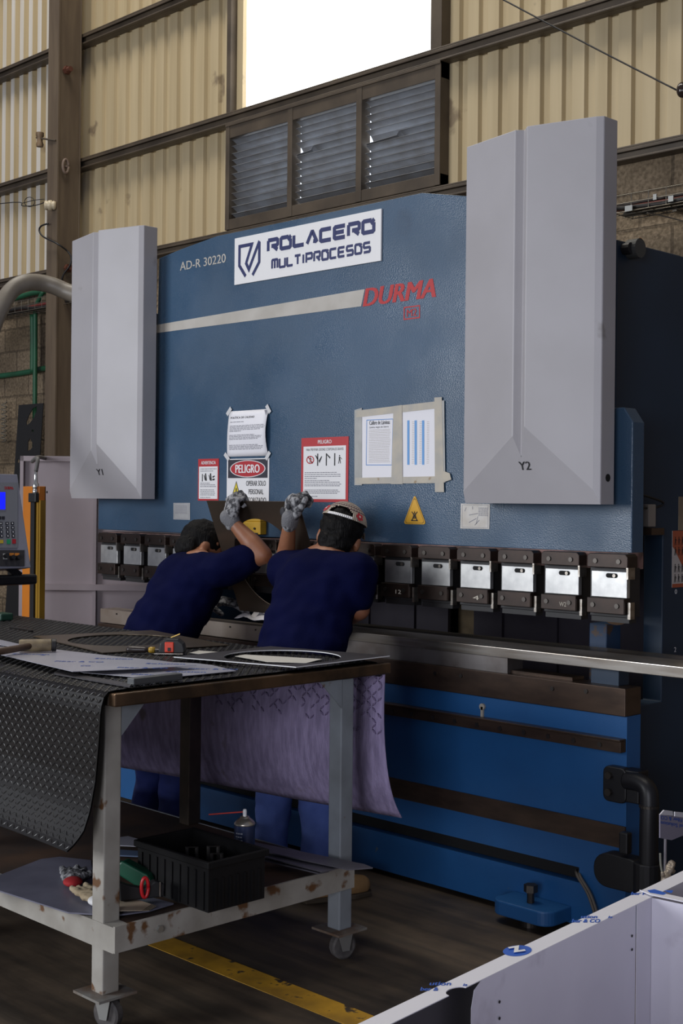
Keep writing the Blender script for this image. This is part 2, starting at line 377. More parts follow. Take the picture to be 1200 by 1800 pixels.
# louvred vent below the window
lv = thing('louvre_vent', 'brown steel louvre vent with three slatted bays under the bright window', 'vent', (-6.46, 6.25, 3.39))
mb = MB(); xs = [-7.487, -7.445, -6.822, -6.775, -6.158, -6.108, -5.475, -5.43]
for a, b in ((0, 1), (2, 3), (4, 5), (6, 7)): mb.box(xs[a], xs[b], 6.185, 6.27, 3.40, 4.165)
mb.box(-7.487, -5.43, 6.19, 6.27, 3.40, 3.475); mb.box(-7.487, -5.43, 6.19, 6.27, 4.06, 4.165); mb.box(-7.487, -5.43, 6.18, 6.27, 4.145, 4.165)
mk('frame', mb, M_purlin, lv, bevel=.003)
M_slat = mat('slat_steel', (.24, .25, .27), .38, .3, col2=(.19, .185, .185), vscale=8)
rnd = random.Random(3)
for a, b in ((1, 2), (3, 4), (5, 6)):
    mb = MB(); z = 3.475; k = 0
    while z < 4.06:
        dz = rnd.uniform(-.004, .004); x0, x1 = xs[a] + .002, xs[b] - .002
        if a != 1: x0 += .012
        if (a, k) in ((3, 7), (5, 6)):
            xm = x0 + (x1 - x0) * (.45 if a == 5 else .25)
            zz = [(x0, -.034), (xm, -.026), (xm + .02, 0), (x1, 0)]
        else: zz = [(x0, dz), (x1, dz)]
        n = len(zz); pr = [(6.285, -.012), (6.262, .018), (6.215, .045), (6.208, .040)]
        mb.add([(x, y, z + q + e) for y, e in pr for x, q in zz], [(j*n+i, j*n+i+1, (j+1)*n+i+1, (j+1)*n+i) for j in range(3) for i in range(n-1)])
        z += .0485; k += 1
    mk('slats', mb, M_slat, lv, solid=.0015)
mb = MB(); mb.box(-7.45, -5.47, 6.34, 6.345, 3.44, 4.1); struct('window_2', mb, M_skyd)
# ------------------------------------------------------------------ the press brake
M_blue = mat('blue_hammer_paint_sheen', (.043, .091, .158), .31, 0, col2=(.036, .076, .130), vscale=1.6, bump=.16, bscale=200, lo=.42, hi=.62, rvar=(2.6, .22, .46), spots=((.026, .055, .10), 1.3, .66))  # same paint as the bed, reflected light greyed into the colour
M_bed = mat('blue_machine_paint', (.015, .100, .28), .42, 0, col2=(.012, .080, .23), vscale=3, bump=.05, bscale=200, spots=((.10, .13, .16), 26, .74))
M_frame = mat('blue_machine_paint_shade', (.014, .034, .066), .5, 0, col2=(.011, .027, .052), vscale=3)  # same blue paint, shade of the frame side put into the colour
M_cover = mat('pale_grey_paint', (.40, .385, .40), .42, 0, col2=(.36, .345, .355), vscale=2.5, bump=.03, bscale=250, spots=((.27, .255, .25), 5, .70))
M_brown = mat('blued_steel', (.095, .062, .044), .36, .6, col2=(.055, .037, .028), vscale=7, stretch=(1, 1, 3))
M_jaw = mat('dark_jaw_steel', (.048, .031, .024), .38, .55, col2=(.026, .018, .015), vscale=14)
M_steel = mat('ground_steel', (.48, .45, .41), .26, .9, col2=(.28, .24, .20), vscale=6, stretch=(.6, 3, 8))
M_plate = mat('bright_plate', (.62, .62, .60), .33, .75, col2=(.42, .42, .42), vscale=18, lo=.35, hi=.7)
M_rust = mat('rusty_pink_steel', (.26, .15, .13), .7, .1, col2=(.07, .04, .03), vscale=16)
M_bolt = mat('bolt_steel', (.085, .076, .068), .34, .85)
M_hole = mat('bore_black', (.004, .004, .004), .8)
M_stripe = mat('cream_decal', (.50, .47, .42), .5, col2=(.43, .40, .35), vscale=9)
M_red = mat('red_decal', (.46, .014, .016), .5, spots=((.16, .03, .05), 70, .66))
M_ink = mat('black_ink', (.012, .012, .014), .6)
M_navy = mat('navy_ink', (.014, .022, .11), .5)

PB = thing('press_brake', 'large blue hydraulic press brake with two pale grey cylinder covers', 'machine', (-3.98, 4.4, 0))
YR = 3.77
# ram
pts = [(-5.514, 1.30), (-2.455, 1.285), (-2.455, 1.72), (-2.49, 1.77), (-2.62, 1.77), (-2.62, 2.50), (-3.17, 2.574), (-3.40, 2.622), (-4.62, 2.622), (-4.87, 2.597), (-5.04, 2.575), (-5.06, 1.77), (-5.514, 1.77)]
mb = MB(); mb.prism([(x, YR, z) for x, z in pts], (0, .07, 0)); ram = mk('ram', mb, M_blue, PB, bevel=.004)
mb = MB(); mb.prism([(-5.2, YR - .0015, 2.227), (-3.713, YR - .0015, 2.222), (-3.694, YR - .0015, 2.288), (-5.2, YR - .0015, 2.262)], (0, .0012, 0)); mk('stripe', mb, M_stripe, PB)
def front(mb, s, x0, x1, z0, z1, y, **k): put_text(mb, s, (x0, y, z0), (x1 - x0, 0, 0), (0, 0, z1 - z0), **k)
mb = MB(); front(mb, 'AD-R 30220', -4.879, -4.552, 2.497, 2.536, YR - .0012, bold=.02); mk('model_lettering', mb, M_stripe, PB)
mb = MB(); put_text(mb, 'DURMA', (-3.705, YR - .0012, 2.219), (.385, 0, 0), (.0, 0, .071), bold=.06, shear=.22); mk('maker_lettering', mb, M_red, PB)
mb = MB(); zc = 2.172
lo = [(-3.484, 2.147), (-3.400, 2.147), (-3.400, 2.197), (-3.484, 2.197)]; li = [(-3.479, 2.152), (-3.405, 2.152), (-3.405, 2.192), (-3.479, 2.192)]
vs, fs = from_curves([lo, li]); mb.add([(x, YR - .0012, z) for x, z, _ in vs], fs)
front(mb, 'M2', -3.468, -3.416, 2.158, 2.186, YR - .0012, bold=.02); mk('badge', mb, M_red, PB)
# grey cylinder covers
def cover(xr, zt, zb, letter, zlet):
    prof = [(-.572, 3.728), (-.572, 3.640), (-.312, 3.585), (-.289, 3.606), (-.256, 3.576), (-.022, 3.638), (0, 3.652), (0, 3.728)]
    k = 3.4; yb = 3.652; mb = MB()
    n = len(prof); top = [(xr + x, y, zt) for x, y in prof]
    low = [(xr + x, y, zb + max(0, (yb - y)) * k) for x, y in prof]; low[0] = (xr - .572, 3.728, zb); low[-1] = (xr, 3.728, zb)
    mb.add(top + low, [tuple(range(n))] + [(i, (i+1) % n, n + (i+1) % n, n + i) for i in range(n)])
    c = mk('cylinder_cover', mb, M_cover, PB, bevel=.003)
    # sloped lower facet that closes the ribbed front
    mb = MB(); q = [(xr - .572, yb, zb)] + low[1:7] + [low[0], low[7]]
    mb.add(q, [(0, 1, 2, 3, 4, 5, 6), (0, 6, 8, 7), (0, 7, 1)])
    mk('lower_facet', mb, M_cover, c)
    mb = MB(); o = V((xr - .305, yb - (zlet - zb)/k - .002, zlet))
    put_text(mb, letter, o, (.05, 0, 0), V((0, -1/k, 1)) * .028, bold=.02); mk('axis_lettering', mb, M_ink, c)
    return c
c1 = cover(-2.497, 2.711, 1.448, 'Y2', 1.562); c2 = cover(-4.996, 2.705, 1.451, 'Y1', 1.562)
mb = MB(); mb.cyl((-2.4965, 3.69, 1.535), (-2.4955, 3.69, 1.535), .013, 16); mk('grommet', mb, M_hole, c1)
# side frames (C-shaped plates)
for i, x in enumerate((-2.69, -5.37)):
    mb = MB(); P2 = [(3.87, 0), (3.87, .74), (4.21, .74), (4.21, 1.34), (3.90, 1.34), (3.90, 2.36), (4.3, 2.36), (5.75, 2.30), (5.75, 0)]
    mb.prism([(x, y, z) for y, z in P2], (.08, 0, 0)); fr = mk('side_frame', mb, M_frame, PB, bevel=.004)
    if i == 0:
        mb = MB(); mb.cyl((-2.61, 3.975, 2.335), (-2.565, 3.975, 2.335), .034, 20); mk('lifting_pin', mb, mat('pin_grey', (.05, .052, .05), .6), fr, smooth=False)
        mb = MB(); mb.cyl((-2.61, 3.94, 2.332), (-2.58, 3.94, 2.332), .02, 12); mk('pin_collar', mb, M_dark, fr)
        mb = MB(); mb.add([at(1124, 417, X=-2.6085), at(1129, 420, X=-2.6085), at(1128, 428, X=-2.6085), at(1123, 419, X=-2.6085)], [(0, 1, 2, 3)]); mk('orange_mark', mb, mat('orange_paint', (.6, .2, .02), .6), fr)
        mb = MB(); X = -2.6085
        put_text(mb, '0', (X, 4.289, 1.124), (0, .016, 0), (0, 0, .017), bold=.03); put_text(mb, '2', (X, 4.289, .912), (0, .014, 0), (0, 0, .018), bold=.03)
        mk('painted_number', mb, M_white, fr)
        mb = MB(); mb.box(-2.61, -2.585, 4.076, 4.122, 1.37, 1.45); mk('switch_box', mb, mat('box_beige', (.30, .26, .22), .6), fr, bevel=.003)
        mb = MB(); mb.box(-2.61, -2.57, 4.07, 4.153, 1.342, 1.366); mk('switch_bracket', mb, M_brown, fr)
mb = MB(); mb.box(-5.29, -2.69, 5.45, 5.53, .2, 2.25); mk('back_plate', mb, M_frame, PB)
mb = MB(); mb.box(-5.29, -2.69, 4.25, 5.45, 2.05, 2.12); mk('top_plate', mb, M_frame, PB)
# rear gauge guard seen through the throat
M_guard = mat('dusty_guard_paint', (.085, .075, .10), .6, col2=(.06, .05, .07), vscale=3)
for a, b in ((-5.2, -4.46), (-4.29, -2.75)):
    mb = MB(); mb.box(a, b, 5.18, 5.20, .3, 1.5)
    x = a + .16
    while x < b - .05: mb.box(x, x + .03, 5.165, 5.18, .3, 1.5); x += .33
    mk('rear_guard', mb, M_guard, PB)
mb = MB(); mb.box(-4.46, -4.29, 5.26, 5.28, .55, 1.05); mk('rear_card', mb, mat('kraft', (.36, .27, .16), .85, col2=(.16, .12, .08), vscale=9), PB)
mb = MB(); dq = V((-2.66, 3.99, 1.093)); mb.cyl(dq, dq - FWD*.02, .067, 28); mk('gauge_disc', mb, mat('brown_disc', (.17, .095, .045), .6), PB)
mb = MB(); mb.box(-2.80, -2.725, 4.03, 4.12, .749, 1.02); mk('gauge_bracket', mb, mat('rubbed_blue', (.010, .036, .090), .5, spots=((.07, .04, .025), 18, .58)), PB, bevel=.004)
mb = MB(); mb.tube(smoothpath([(-2.62, 3.86, 1.53), (-2.60, 3.95, 1.50), (-2.58, 4.10, 1.47), (-2.58, 4.16, 1.455), (-2.59, 4.13, 1.44), (-2.60, 3.99, 1.435), (-2.62, 3.86, 1.44)]), .004); mk('sensor_cable', mb, M_black, PB, smooth=True)
mb = MB(); mb.box(-4.42, -4.265, 3.735, YR, 1.305, 1.36); mb.prism([(x, 3.735, z) for x, z in arc((-4.3425, 1.36), .0775, 0, pi, 14)], (0, .035, 0)); mk('yellow_guard', mb, mat('yellow_paint', (.60, .34, .015), .5), PB, bevel=.003)
mb = MB(); mb.box(-4.33, -4.28, 3.733, 3.735, 1.302, 1.312); mb.cyl((-4.30, 3.730, 1.33), (-4.30, 3.736, 1.33), .005, 10); mk('guard_screw', mb, M_bolt, PB)
# upper tool holder: rail and sixteen clamps
mb = MB(); mb.box(-5.44, -2.452, 3.745, 3.835, 1.235, 1.290); mk('tool_rail', mb, M_rust, PB)
XC = [-2.503 - .1888 * i for i in range(16)]
def bolts(mb, pts, y, r=.008):
    for x, z in pts: mb.cyl((x, y, z), (x, y - .004, z), r, 14); mb.cyl((x, y - .0038, z), (x, y - .0042, z), r * .5, 6)
x = XC[0]
mb = MB(); mb.box(x - .085, x + .062, 3.728, 3.80, 1.078, 1.24)
cl = mk('clamp', mb, M_dark, PB, loc=(x, 3.76, 1.078), bevel=.002)
mb = MB(); mb.box(x - .069, x + .069, 3.712, 3.73, 1.143, 1.229); mk('front_plate', mb, M_plate, cl, loc=(x, 3.72, 1.143), bevel=.0015)
mb = MB(); a = [(x + px, 3.7116, z) for px, z in arc((-.004, 1.215), .0075, pi/2, 3*pi/2, 8)] + [(x + px, 3.7116, z) for px, z in arc((.026, 1.215), .0075, -pi/2, pi/2, 8)]
mb.prism(a, (0, -.0008, 0)); mk('slot', mb, M_hole, cl, loc=(x, 3.711, 1.21))
mb = MB(); mb.cyl((x + .022, 3.713, 1.215), (x + .022, 3.707, 1.215), .006, 12); mk('screw', mb, M_steel, cl, loc=(x, 3.711, 1.21))
mb = MB(); mb.prism([(x - .078, 3.70, 1.241), (x + .078, 3.70, 1.241), (x + .078, 3.70, 1.278), (x + .069, 3.70, 1.287), (x - .069, 3.70, 1.287), (x - .078, 3.70, 1.278)], (0, .06, 0)); ub = mk('upper_jaw', mb, M_jaw, cl, loc=(x, 3.70, 1.241), bevel=.002)
for dx in (-.045, .045): mb = MB(); bolts(mb, [(x + dx, 1.262)], 3.7); mk('jaw_bolt', mb, M_bolt, cl, loc=(x + dx, 3.7, 1.26))
mb = MB(); mb.box(x - .078, x + .066, 3.70, 3.74, 1.09, 1.141); lb = mk('lower_jaw', mb, M_jaw, cl, loc=(x, 3.70, 1.09), bevel=.002)
for dx in (-.054, .040): mb = MB(); bolts(mb, [(x + dx, 1.117)], 3.7); mk('jaw_bolt', mb, M_bolt, cl, loc=(x + dx, 3.7, 1.117))
mb = MB(); mb.box(x + .071, x + .081, 3.715, 3.74, 1.075, 1.13); mk('side_clip', mb, M_steel, cl, loc=(x, 3.72, 1.075))
mb = MB(); mb.box(x + .074, x + .081, 3.70, 3.74, 1.205, 1.243); mk('side_clip', mb, M_steel, cl, loc=(x, 3.72, 1.205))
mb = MB(); mb.box(x - .083, x + .064, 3.735, 3.775, 1.060, 1.08); mk('punch', mb, M_dark, cl, loc=(x, 3.75, 1.06))
for i in range(1, 16):
    c = copy_tree(cl, PB); c.location.x = cl.location.x - .1888 * i
# chalk marks on three jaws
for k, s in ((1, 'W2'), (3, '4'), (5, '12')):
    mb = MB(); xx = XC[k]; front(mb, s, xx + .0, xx + .028, 1.103, 1.118, 3.6992); mk('chalk_mark', mb, mat('chalk', (.55, .5, .42), .9), PB)
# bed
xl, xr = -5.49, -2.466
mb = MB(); mb.box(xl, xr, 3.77, 3.85, .216, .749); mb.box(xl, xr, 3.77, 3.85, .02, .164); mb.box(-2.65, xr, 3.77, 3.85, .164, .216); mb.box(xl, -2.65, 3.83, 3.85, .164, .216)
mk('bed', mb, M_bed, PB)
mb = MB(); mb.box(xl, -2.648, 3.806, 3.83, .166, .214); mk('cable_slot', mb, M_hole, PB)
for dx in (0, .012):
    mb = MB(); mb.tube(smoothpath([(-2.68 + dx, 3.795, .195), (-2.645 + dx, 3.755, .188), (-2.60 + dx, 3.75, .14), (-2.565 + dx, 3.745, .07), (-2.548 + dx, 3.74, .012), (-2.54 + dx, 3.72, .007)]), .005, 8); mk('cable', mb, mat('grey_cable', (.10, .085, .07), .6), PB, smooth=True)
mb = MB(); mb.box(xl, xr, 3.764, 3.77, .314, .387); mk('wear_strip', mb, M_brown, PB)
mb = MB(); mb.box(xl, xr, 3.758, 3.852, .749, .842); mb2 = mb; beam = mk('table_beam', mb, M_brown, PB, bevel=.003)
for q in [(-2.62, .818), (-2.76, .812), (-3.17, .815), (-3.295, .811), (-3.63, .818)]: mb = MB(); bolts(mb, [q], 3.758, .0075); mk('beam_bolt', mb, M_bolt, PB)
mb = MB(); mb.box(xl, -2.469, 3.738, 3.77, .632, .669); mb.box(xl, -2.469, 3.732, 3.77, .669, .676); mk('front_rail', mb, M_brown, PB, bevel=.0015)
mb = MB(); bolts(mb, [(-2.55, .650)], 3.738, .0085); rb = mk('rail_bolt', mb, M_bolt, PB)
rb.location.x += 0
for i in range(1, 27): c = copy_tree(rb, PB); c.location.x = rb.location.x - .105 * i
mb = MB(); mb.cyl((-3.075, 3.772, .712), (-3.075, 3.762, .712), .012, 12); mb.box(-3.08, -3.07, 3.762, 3.772, .676, .712); mk('paint_scar', mb, mat('bare_scar', (.35, .32, .27), .7), PB)
# levelling foot
mb = MB(); pl = [(-2.925, 3.77), (-2.925, 3.70)] + [(x, y) for x, y in arc((-2.88, 3.685), .05, pi, 1.45*pi, 6)] + [(x, y) for x, y in arc((-2.73, 3.685), .05, 1.55*pi, 2*pi, 6)] + [(-2.68, 3.77)]
mb.prism([(x, y, .028) for x, y in pl], (0, 0, .05)); ft = mk('levelling_lug', mb, M_bed, PB, bevel=.005)
mb = MB(); mb.cyl((-2.80, 3.70, 0), (-2.80, 3.70, .028), .035, 20); mk('levelling_pad', mb, M_bolt, ft)
mb = MB(); mb.cyl((-2.80, 3.70, .07), (-2.80, 3.70, .12), .013, 12); mb.tube([(-2.80, 3.70, .115), (-2.80, 3.70, .14)], .024, 6); mk('levelling_bolt', mb, M_bolt, ft)
# folding support arm on the right end
sa = []
M_arm = mat('arm_black', (.011, .011, .013), .42, .2)
def rrect(x0, x1, z0, z1, r, y):
    p = arc((x1-r, z1-r), r, 0, pi/2, 5) + arc((x0+r, z1-r), r, pi/2, pi, 5) + arc((x0+r, z0+r), r, pi, 1.5*pi, 5) + arc((x1-r, z0+r), r, 1.5*pi, 2*pi, 5)
    return [(x, y, z) for x, z in p]
mb = MB(); mb.prism(rrect(-2.535, -2.445, .468, .585, .022, 3.735), (0, .035, 0)); mb.box(-2.47, -2.40, 3.74, 3.80, .475, .58); arm = mk('support_arm', mb, M_arm, PB, bevel=.004)
for z in (.50, .555): mb = MB(); mb.cyl((-2.508, 3.735, z), (-2.508, 3.722, z), .012, 14); mk('arm_bolt', mb, M_bolt, arm)
mb = MB(); mb.tube(smoothpath([(-2.45, 3.75, .545), (-2.40, 3.74, .548), (-2.362, 3.73, .535), (-2.35, 3.725, .50), (-2.348, 3.72, .42), (-2.348, 3.72, .30), (-2.352, 3.72, .22)]), 0.030, 16); mk('arm_post', mb, M_arm, arm, smooth=True)
mb = MB(); mb.cyl((-2.348, 3.72, .478), (-2.348, 3.72, .486), .0325, 20); mk('arm_ring', mb, M_bolt, arm)
mb = MB(); mb.box(-2.448, -2.415, 3.70, 3.73, .315, .385); mk('arm_latch', mb, M_arm, arm, bevel=.005)
mb = MB(); mb.prism(rrect(-2.545, -2.36, .195, .305, .05, 3.70), (0, .06, 0)); mb.cyl((-2.355, 3.725, .17), (-2.355, 3.725, .30), .045, 18); mk('arm_pivot', mb, M_arm, arm, bevel=.004)

# bottom dies lying on the bed
mb = MB(); prof = [(3.765, .897), (3.765, .932), (3.790, .952), (3.865, .957), (3.885, .95), (3.885, .897)]
mb.prism([(-4.05, y, z) for y, z in prof], (2.35, 0, 0)); die = tag(mk('bottom_die', mb, M_steel, bevel=.0015), 'long bright steel bottom die bar running past the right end of the bed', 'die')
mb = MB(); mb.box(-4.05, -2.967, 3.772, 3.86, .8425, .8965); tag(mk('die_holder', mb, mat('dull_steel', (.20, .185, .18), .42, .7, col2=(.12, .10, .09), vscale=8)), 'dull steel riser block under the long die bar', 'die holder')
mb = MB(); mb.box(-2.63, -2.52, 3.80, 3.86, .8425, .8965); tag(mk('die_holder', mb, M_frame), 'small dark riser block under the right part of the die bar', 'die holder')
mb = MB(); mb.box(-2.966, -2.70, 3.79, 3.86, .8425, .853); tag(mk('spacer_strip', mb, M_brown), 'thin steel strip lying on the bed in the gap under the die bar', 'strip')
mb = MB(); mb.box(-5.49, -4.10, 3.772, 3.87, .845, .912); ld = tag(mk('bottom_die', mb, mat('tan_steel', (.30, .25, .21), .45, .4, col2=(.22, .17, .13), vscale=7), bevel=.002), 'tan steel die block at the left end of the bed', 'die')
for i in range(7): mb = MB(); bolts(mb, [(-5.35 + .17*i, .895)], 3.772, .004); mk('screw', mb, M_bolt, ld)
mb = MB(); mb.box(-5.44, -5.0, 3.735, 3.758, .765, .828); lc = mk('die_clamp', mb, M_dark, PB, bevel=.003)
for q in [(-5.39, .80), (-5.22, .795), (-5.1, .79)]: mb = MB(); bolts(mb, [q], 3.735, .009); mk('clamp_screw', mb, M_bolt, lc)
# ------------------------------------------------------------------ signs, papers and stickers on the ram
YS = YR - .0008
def q4(mb, pts, y, th=.001):
    mb.prism([(p[0], y, p[1]) for p in pts], (0, th, 0))
def xz(px, py, y=YS): p = at(px, py, Y=y); return (p.x, p.z)
def lines(mb, x0, x1, z, hgt, y, rnd, fill=1.0):
    """a row of small unreadable print, broken into words"""
    x = x0
    while x < x0 + (x1 - x0) * fill:
        wd = rnd.uniform(.25, 1.0) * hgt * 5; e = min(x + wd, x1)
        mb.add([(x, y, z), (e, y, z), (e, y, z + hgt), (x, y, z + hgt)], [(0, 1, 2, 3)]); x = e + hgt * .7
rnd = random.Random(11)
M_paper = mat('white_paper', (.80, .79, .82), .7)
M_vinyl = mat('white_vinyl', (.78, .77, .77), .42)
M_print = mat('grey_print', (.22, .22, .25), .7)
# company board
sx0, sx1, sz0, sz1 = -4.484, -3.601, 2.388, 2.591
mb = MB(); mb.box(sx0, sx1, YS - .008, YS, sz0, sz1)
sg = tag(mk('sign_board', mb, mat('board_white', (.82, .81, .80), .4), bevel=.001), 'white company sign board with navy lettering above the pale stripe', 'sign')
G = {'R': [[(0,0),(0,.98)],[(-.02,1),(.9,1),(1,.9),(1,.52),(.9,.42),(.34,.42)],[(.52,.42),(.98,0)]],
     'O': [[(.78,1),(.1,1),(0,.9),(0,.1),(.1,0),(.9,0),(1,.1),(1,.78)],[(.72,.70),(1.04,1.06)]],
     'L': [[(0,1),(0,.1),(.1,0),(1,0)]], 'A': [[(0,0),(.46,1),(.56,1),(1,0)],[(.62,.16),(.9,.10)]],
     'C': [[(1,1),(.1,1),(0,.9),(0,.1),(.1,0),(1,0)]], 'E': [[(1,1),(.1,1),(0,.9),(0,.1),(.1,0),(1,0)],[(0,.5),(.9,.5)]],
     'M': [[(0,0),(0,.9),(.1,1),(.9,1),(1,.9),(1,0)],[(.5,1),(.5,0)]], 'U': [[(0,1),(0,.1),(.1,0),(.9,0),(1,.1),(1,1)]],
     'T': [[(0,1),(1,1)],[(.5,1),(.5,0)]], 'I': [[(.5,0),(.5,1)]], 'P': [[(0,0),(0,1),(.9,1),(1,.9),(1,.5),(.9,.4),(.2,.4)]],
     'S': [[(1,1),(.1,1),(0,.9),(0,.6),(.1,.5),(.9,.5),(1,.4),(1,.1),(.9,0),(0,0)]]}
def techno(mb, word, x0, x1, z0, z1, wd, y, gap=.38):
    n = len(word); ws = [.25 if c == 'I' else 1 for c in word]; tot = sum(ws) + gap * (n - 1); u = (x1 - x0) / tot; x = x0
    for c, wx in zip(word, ws):
        for st in G[c]: stroke(mb, [((a * u * wx) if wx == 1 else u * .12, b * (z1 - z0)) for a, b in st], wd, lambda a, b, x=x: (x + a, y, z0 + b))
        x += u * (wx + gap)
yl = YS - .0088
mb = MB(); techno(mb, 'ROLACERO', -4.262, -3.640, 2.508, 2.553, .0172, yl, .34); techno(mb, 'MULTIPROCESOS', -4.236, -3.660, 2.431, 2.467, .0108, yl, .40)
mk('lettering', mb, M_navy, sg)
mb = MB(); f2 = lambda a, b: (-4.462 + a * .152, yl, 2.412 + b * .150)
stroke(mb, [(.08, .62), (.08, .93), (.62, .93), (.38, .42)], .10, f2); stroke(mb, [(.36, .44), (.50, .22), (.94, .98)], .10, f2)
stroke(mb, [(.08, .75), (.08, .38), (.36, .04)], .10, f2); stroke(mb, [(.94, .95), (.94, .38), (.66, .04)], .10, f2); pass
mk('emblem', mb, M_navy, sg)
# quality policy sheet, taped at four corners and bowed off the ram
p00, p10, p11, p01 = xz(399, 803), xz(472, 804), xz(473, 719), xz(404, 722)
W0, W1 = p01[0], p11[0]; Z0, Z1 = p00[1], p11[1]
mb = MB(); mb.grid(lambda u, v: (W0 + (W1 - W0)*u - .012*(1-v)*(1-u), YS - .003 - .018*sin(pi*v)*(.3 + .7*u), Z0 + (Z1 - Z0)*v), 8, 10)
pq = tag(mk('paper_notice', mb, M_paper, smooth=True, solid=.0006), 'white quality policy sheet taped above the red and black danger sign', 'notice')
def onq(u, v): return (W0 + (W1 - W0)*u - .012*(1-v)*(1-u), YS - .0042 - .018*sin(pi*v)*(.3 + .7*u), Z0 + (Z1 - Z0)*v)
mb = MB(); vs, fs = text2d('POLÍTICA DE CALIDAD', .01); mb.add([onq(.06 + .62*a, .83 + .055*b) for a, b in vs], fs)
mk('lettering', mb, M_ink, pq)
mb = MB()
for v, f in ((.75, .42), (.665, .95), (.635, .97), (.605, .95), (.575, .86), (.545, .36), (.46, .72), (.43, .9), (.40, .88), (.37, .8), (.24, .8), (.21, .92), (.18, .9), (.15, .86)):
    u = .06
    while u < f:
        e = min(u + rnd.uniform(.03, .11), f); mb.add([onq(u, v), onq(e, v), onq(e, v + .014), onq(u, v + .014)], [(0, 1, 2, 3)]); u = e + .014
mk('small_print', mb, M_print, pq)
mb = MB(); mb.add([onq(.90, .985), onq(.985, .985), onq(.975, .86)], [(0, 1, 2)]); mk('corner_mark', mb, M_print, pq)
M_tape = mat('clear_tape', (.62, .62, .62), .35)
for u, v, a in ((0, 1, .8), (1, 1, 2.2), (0, 0, 2.4), (1, 0, .9)):
    c = V(onq(u, v)); d = V((cos(a), 0, sin(a))) * .020; e = V((-sin(a), 0, cos(a))) * .009
    mb = MB(); mb.prism([c + V((0, -.002, 0)) + d*s1 + e*s2 for s1, s2 in ((-1, -1), (1, -1), (1, 1), (-1, 1))], (0, .0008, 0)); mk('tape', mb, M_tape, pq)
# big danger sign with a peeling sheet
a0 = xz(399, 886); a1 = xz(473, 886); zt = xz(437, 806)[1]; X0, X1 = a0[0], a1[0]; zb_ = zt - .262
mb = MB(); mb.box(X0, X1, YS - .003, YS, zb_, zt); ds = tag(mk('danger_sign', mb, M_vinyl), 'danger sign with red oval and yellow triangle, partly hidden by the held sheet', 'sign')
wq = X1 - X0; yy = YS - .0036
def S(u, v, y=yy): return (X0 + wq*u, y, zt - .20*v)
mb = MB(); mb.add([S(.03, .02), S(.97, .02), S(.97, .42), S(.03, .42)], [(0, 1, 2, 3)]); mk('black_field', mb, mat('sign_black', (.02, .018, .03), .5), ds)
mb = MB(); mb.add([S(.5 + .42*cos(2*pi*k/32), .22 + .185*sin(2*pi*k/32), yy - .0003) for k in range(32)], [tuple(range(32))]); mk('oval_rim', mb, M_vinyl, ds)
mb = MB(); mb.add([S(.5 + .40*cos(2*pi*k/32), .22 + .17*sin(2*pi*k/32), yy - .0006) for k in range(32)], [tuple(range(32))]); mk('red_oval', mb, mat('sign_red', (.42, .012, .02), .5), ds)
def ptxt(mb, s, u0, u1, v0, v1, y, **k):
    o = V(S(u0, v1, y)); put_text(mb, s, o, (wq*(u1-u0), 0, 0), (0, 0, .20*(v1-v0)), **k)
mb = MB(); ptxt(mb, 'PELIGRO', .21, .79, .13, .31, yy - .0009, bold=.04); mk('lettering', mb, M_white, ds)
mb = MB(); ptxt(mb, 'OPERAR SOLO', .47, .93, .48, .59, yy, bold=.015); ptxt(mb, 'PERSONAL', .53, .88, .66, .77, yy, bold=.015); ptxt(mb, 'AUTORIZADO', .40, .94, .84, .95, yy, bold=.015); mk('lettering', mb, M_ink, ds)
mb = MB(); mb.add([S(.08, .95), S(.37, .95), S(.235, .48)], [(0, 1, 2)]); wt = mk('warning_triangle', mb, M_ink, ds)
mb = MB(); mb.add([S(.105, .94, yy - .0003), S(.345, .94, yy - .0003), S(.235, .52, yy - .0003)], [(0, 1, 2)]); mk('yellow_field', mb, mat('sign_yellow', (.70, .55, .03), .5), ds)
mb = MB(); mb.add([S(.222, .64, yy - .0006), S(.248, .64, yy - .0006), S(.244, .80, yy - .0006), S(.226, .80, yy - .0006)], [(0, 1, 2, 3)]); mb.add([S(.222, .84, yy - .0006), S(.248, .84, yy - .0006), S(.248, .88, yy - .0006), S(.222, .88, yy - .0006)], [(0, 1, 2, 3)]); mk('exclamation_mark', mb, M_ink, ds)
mb = MB(); A_, B_, C_ = V(S(.36, .66)), V(S(.62, 1.0)), V(S(.25, 1.05))
mb.grid(lambda u, v: A_.lerp(C_, u*v + 0*v).lerp(A_.lerp(B_, v), 1-u) + V((0, -.02*sin(pi*u)*v - .002, 0)), 6, 6); mk('peeling_corner', mb, M_vinyl, ds, smooth=True)
# smaller red framed warnings
def red_sign(name, pxs, label, head, hx, seed, picto, body):
    (x0, z0), (x1, z1) = xz(*pxs[0]), xz(*pxs[1]); r = random.Random(seed); w_, h_ = x1 - x0, z1 - z0
    mb = MB(); mb.box(x0, x1, YS - .0015, YS, z0, z1); s = tag(mk(name, mb, mat('warning_red', (.45, .022, .028), .45)), label, 'sign')
    U = lambda u, v, k=0: (x0 + w_*u, YS - .0021 - .0003*k, z1 - h_*v)
    mb = MB(); mb.add([U(.05, body), U(.95, body), U(.95, .955), U(.05, .955)], [(0, 1, 2, 3)]); mk('white_field', mb, M_vinyl, s)
    mb = MB(); put_text(mb, head, U(hx[0], body * .72, 0), (w_*(hx[1]-hx[0]), 0, 0), (0, 0, h_*body*.42), bold=.03); mk('heading', mb, M_white, s)
    mb = MB(); picto(mb, lambda u, v: U(u, v, 1)); mk('pictogram', mb, M_ink, s)
    mb = MB(); return s, U, mb, r
def pq_(mb, U, pts): mb.add([U(*p) for p in pts], [tuple(range(len(pts)))])
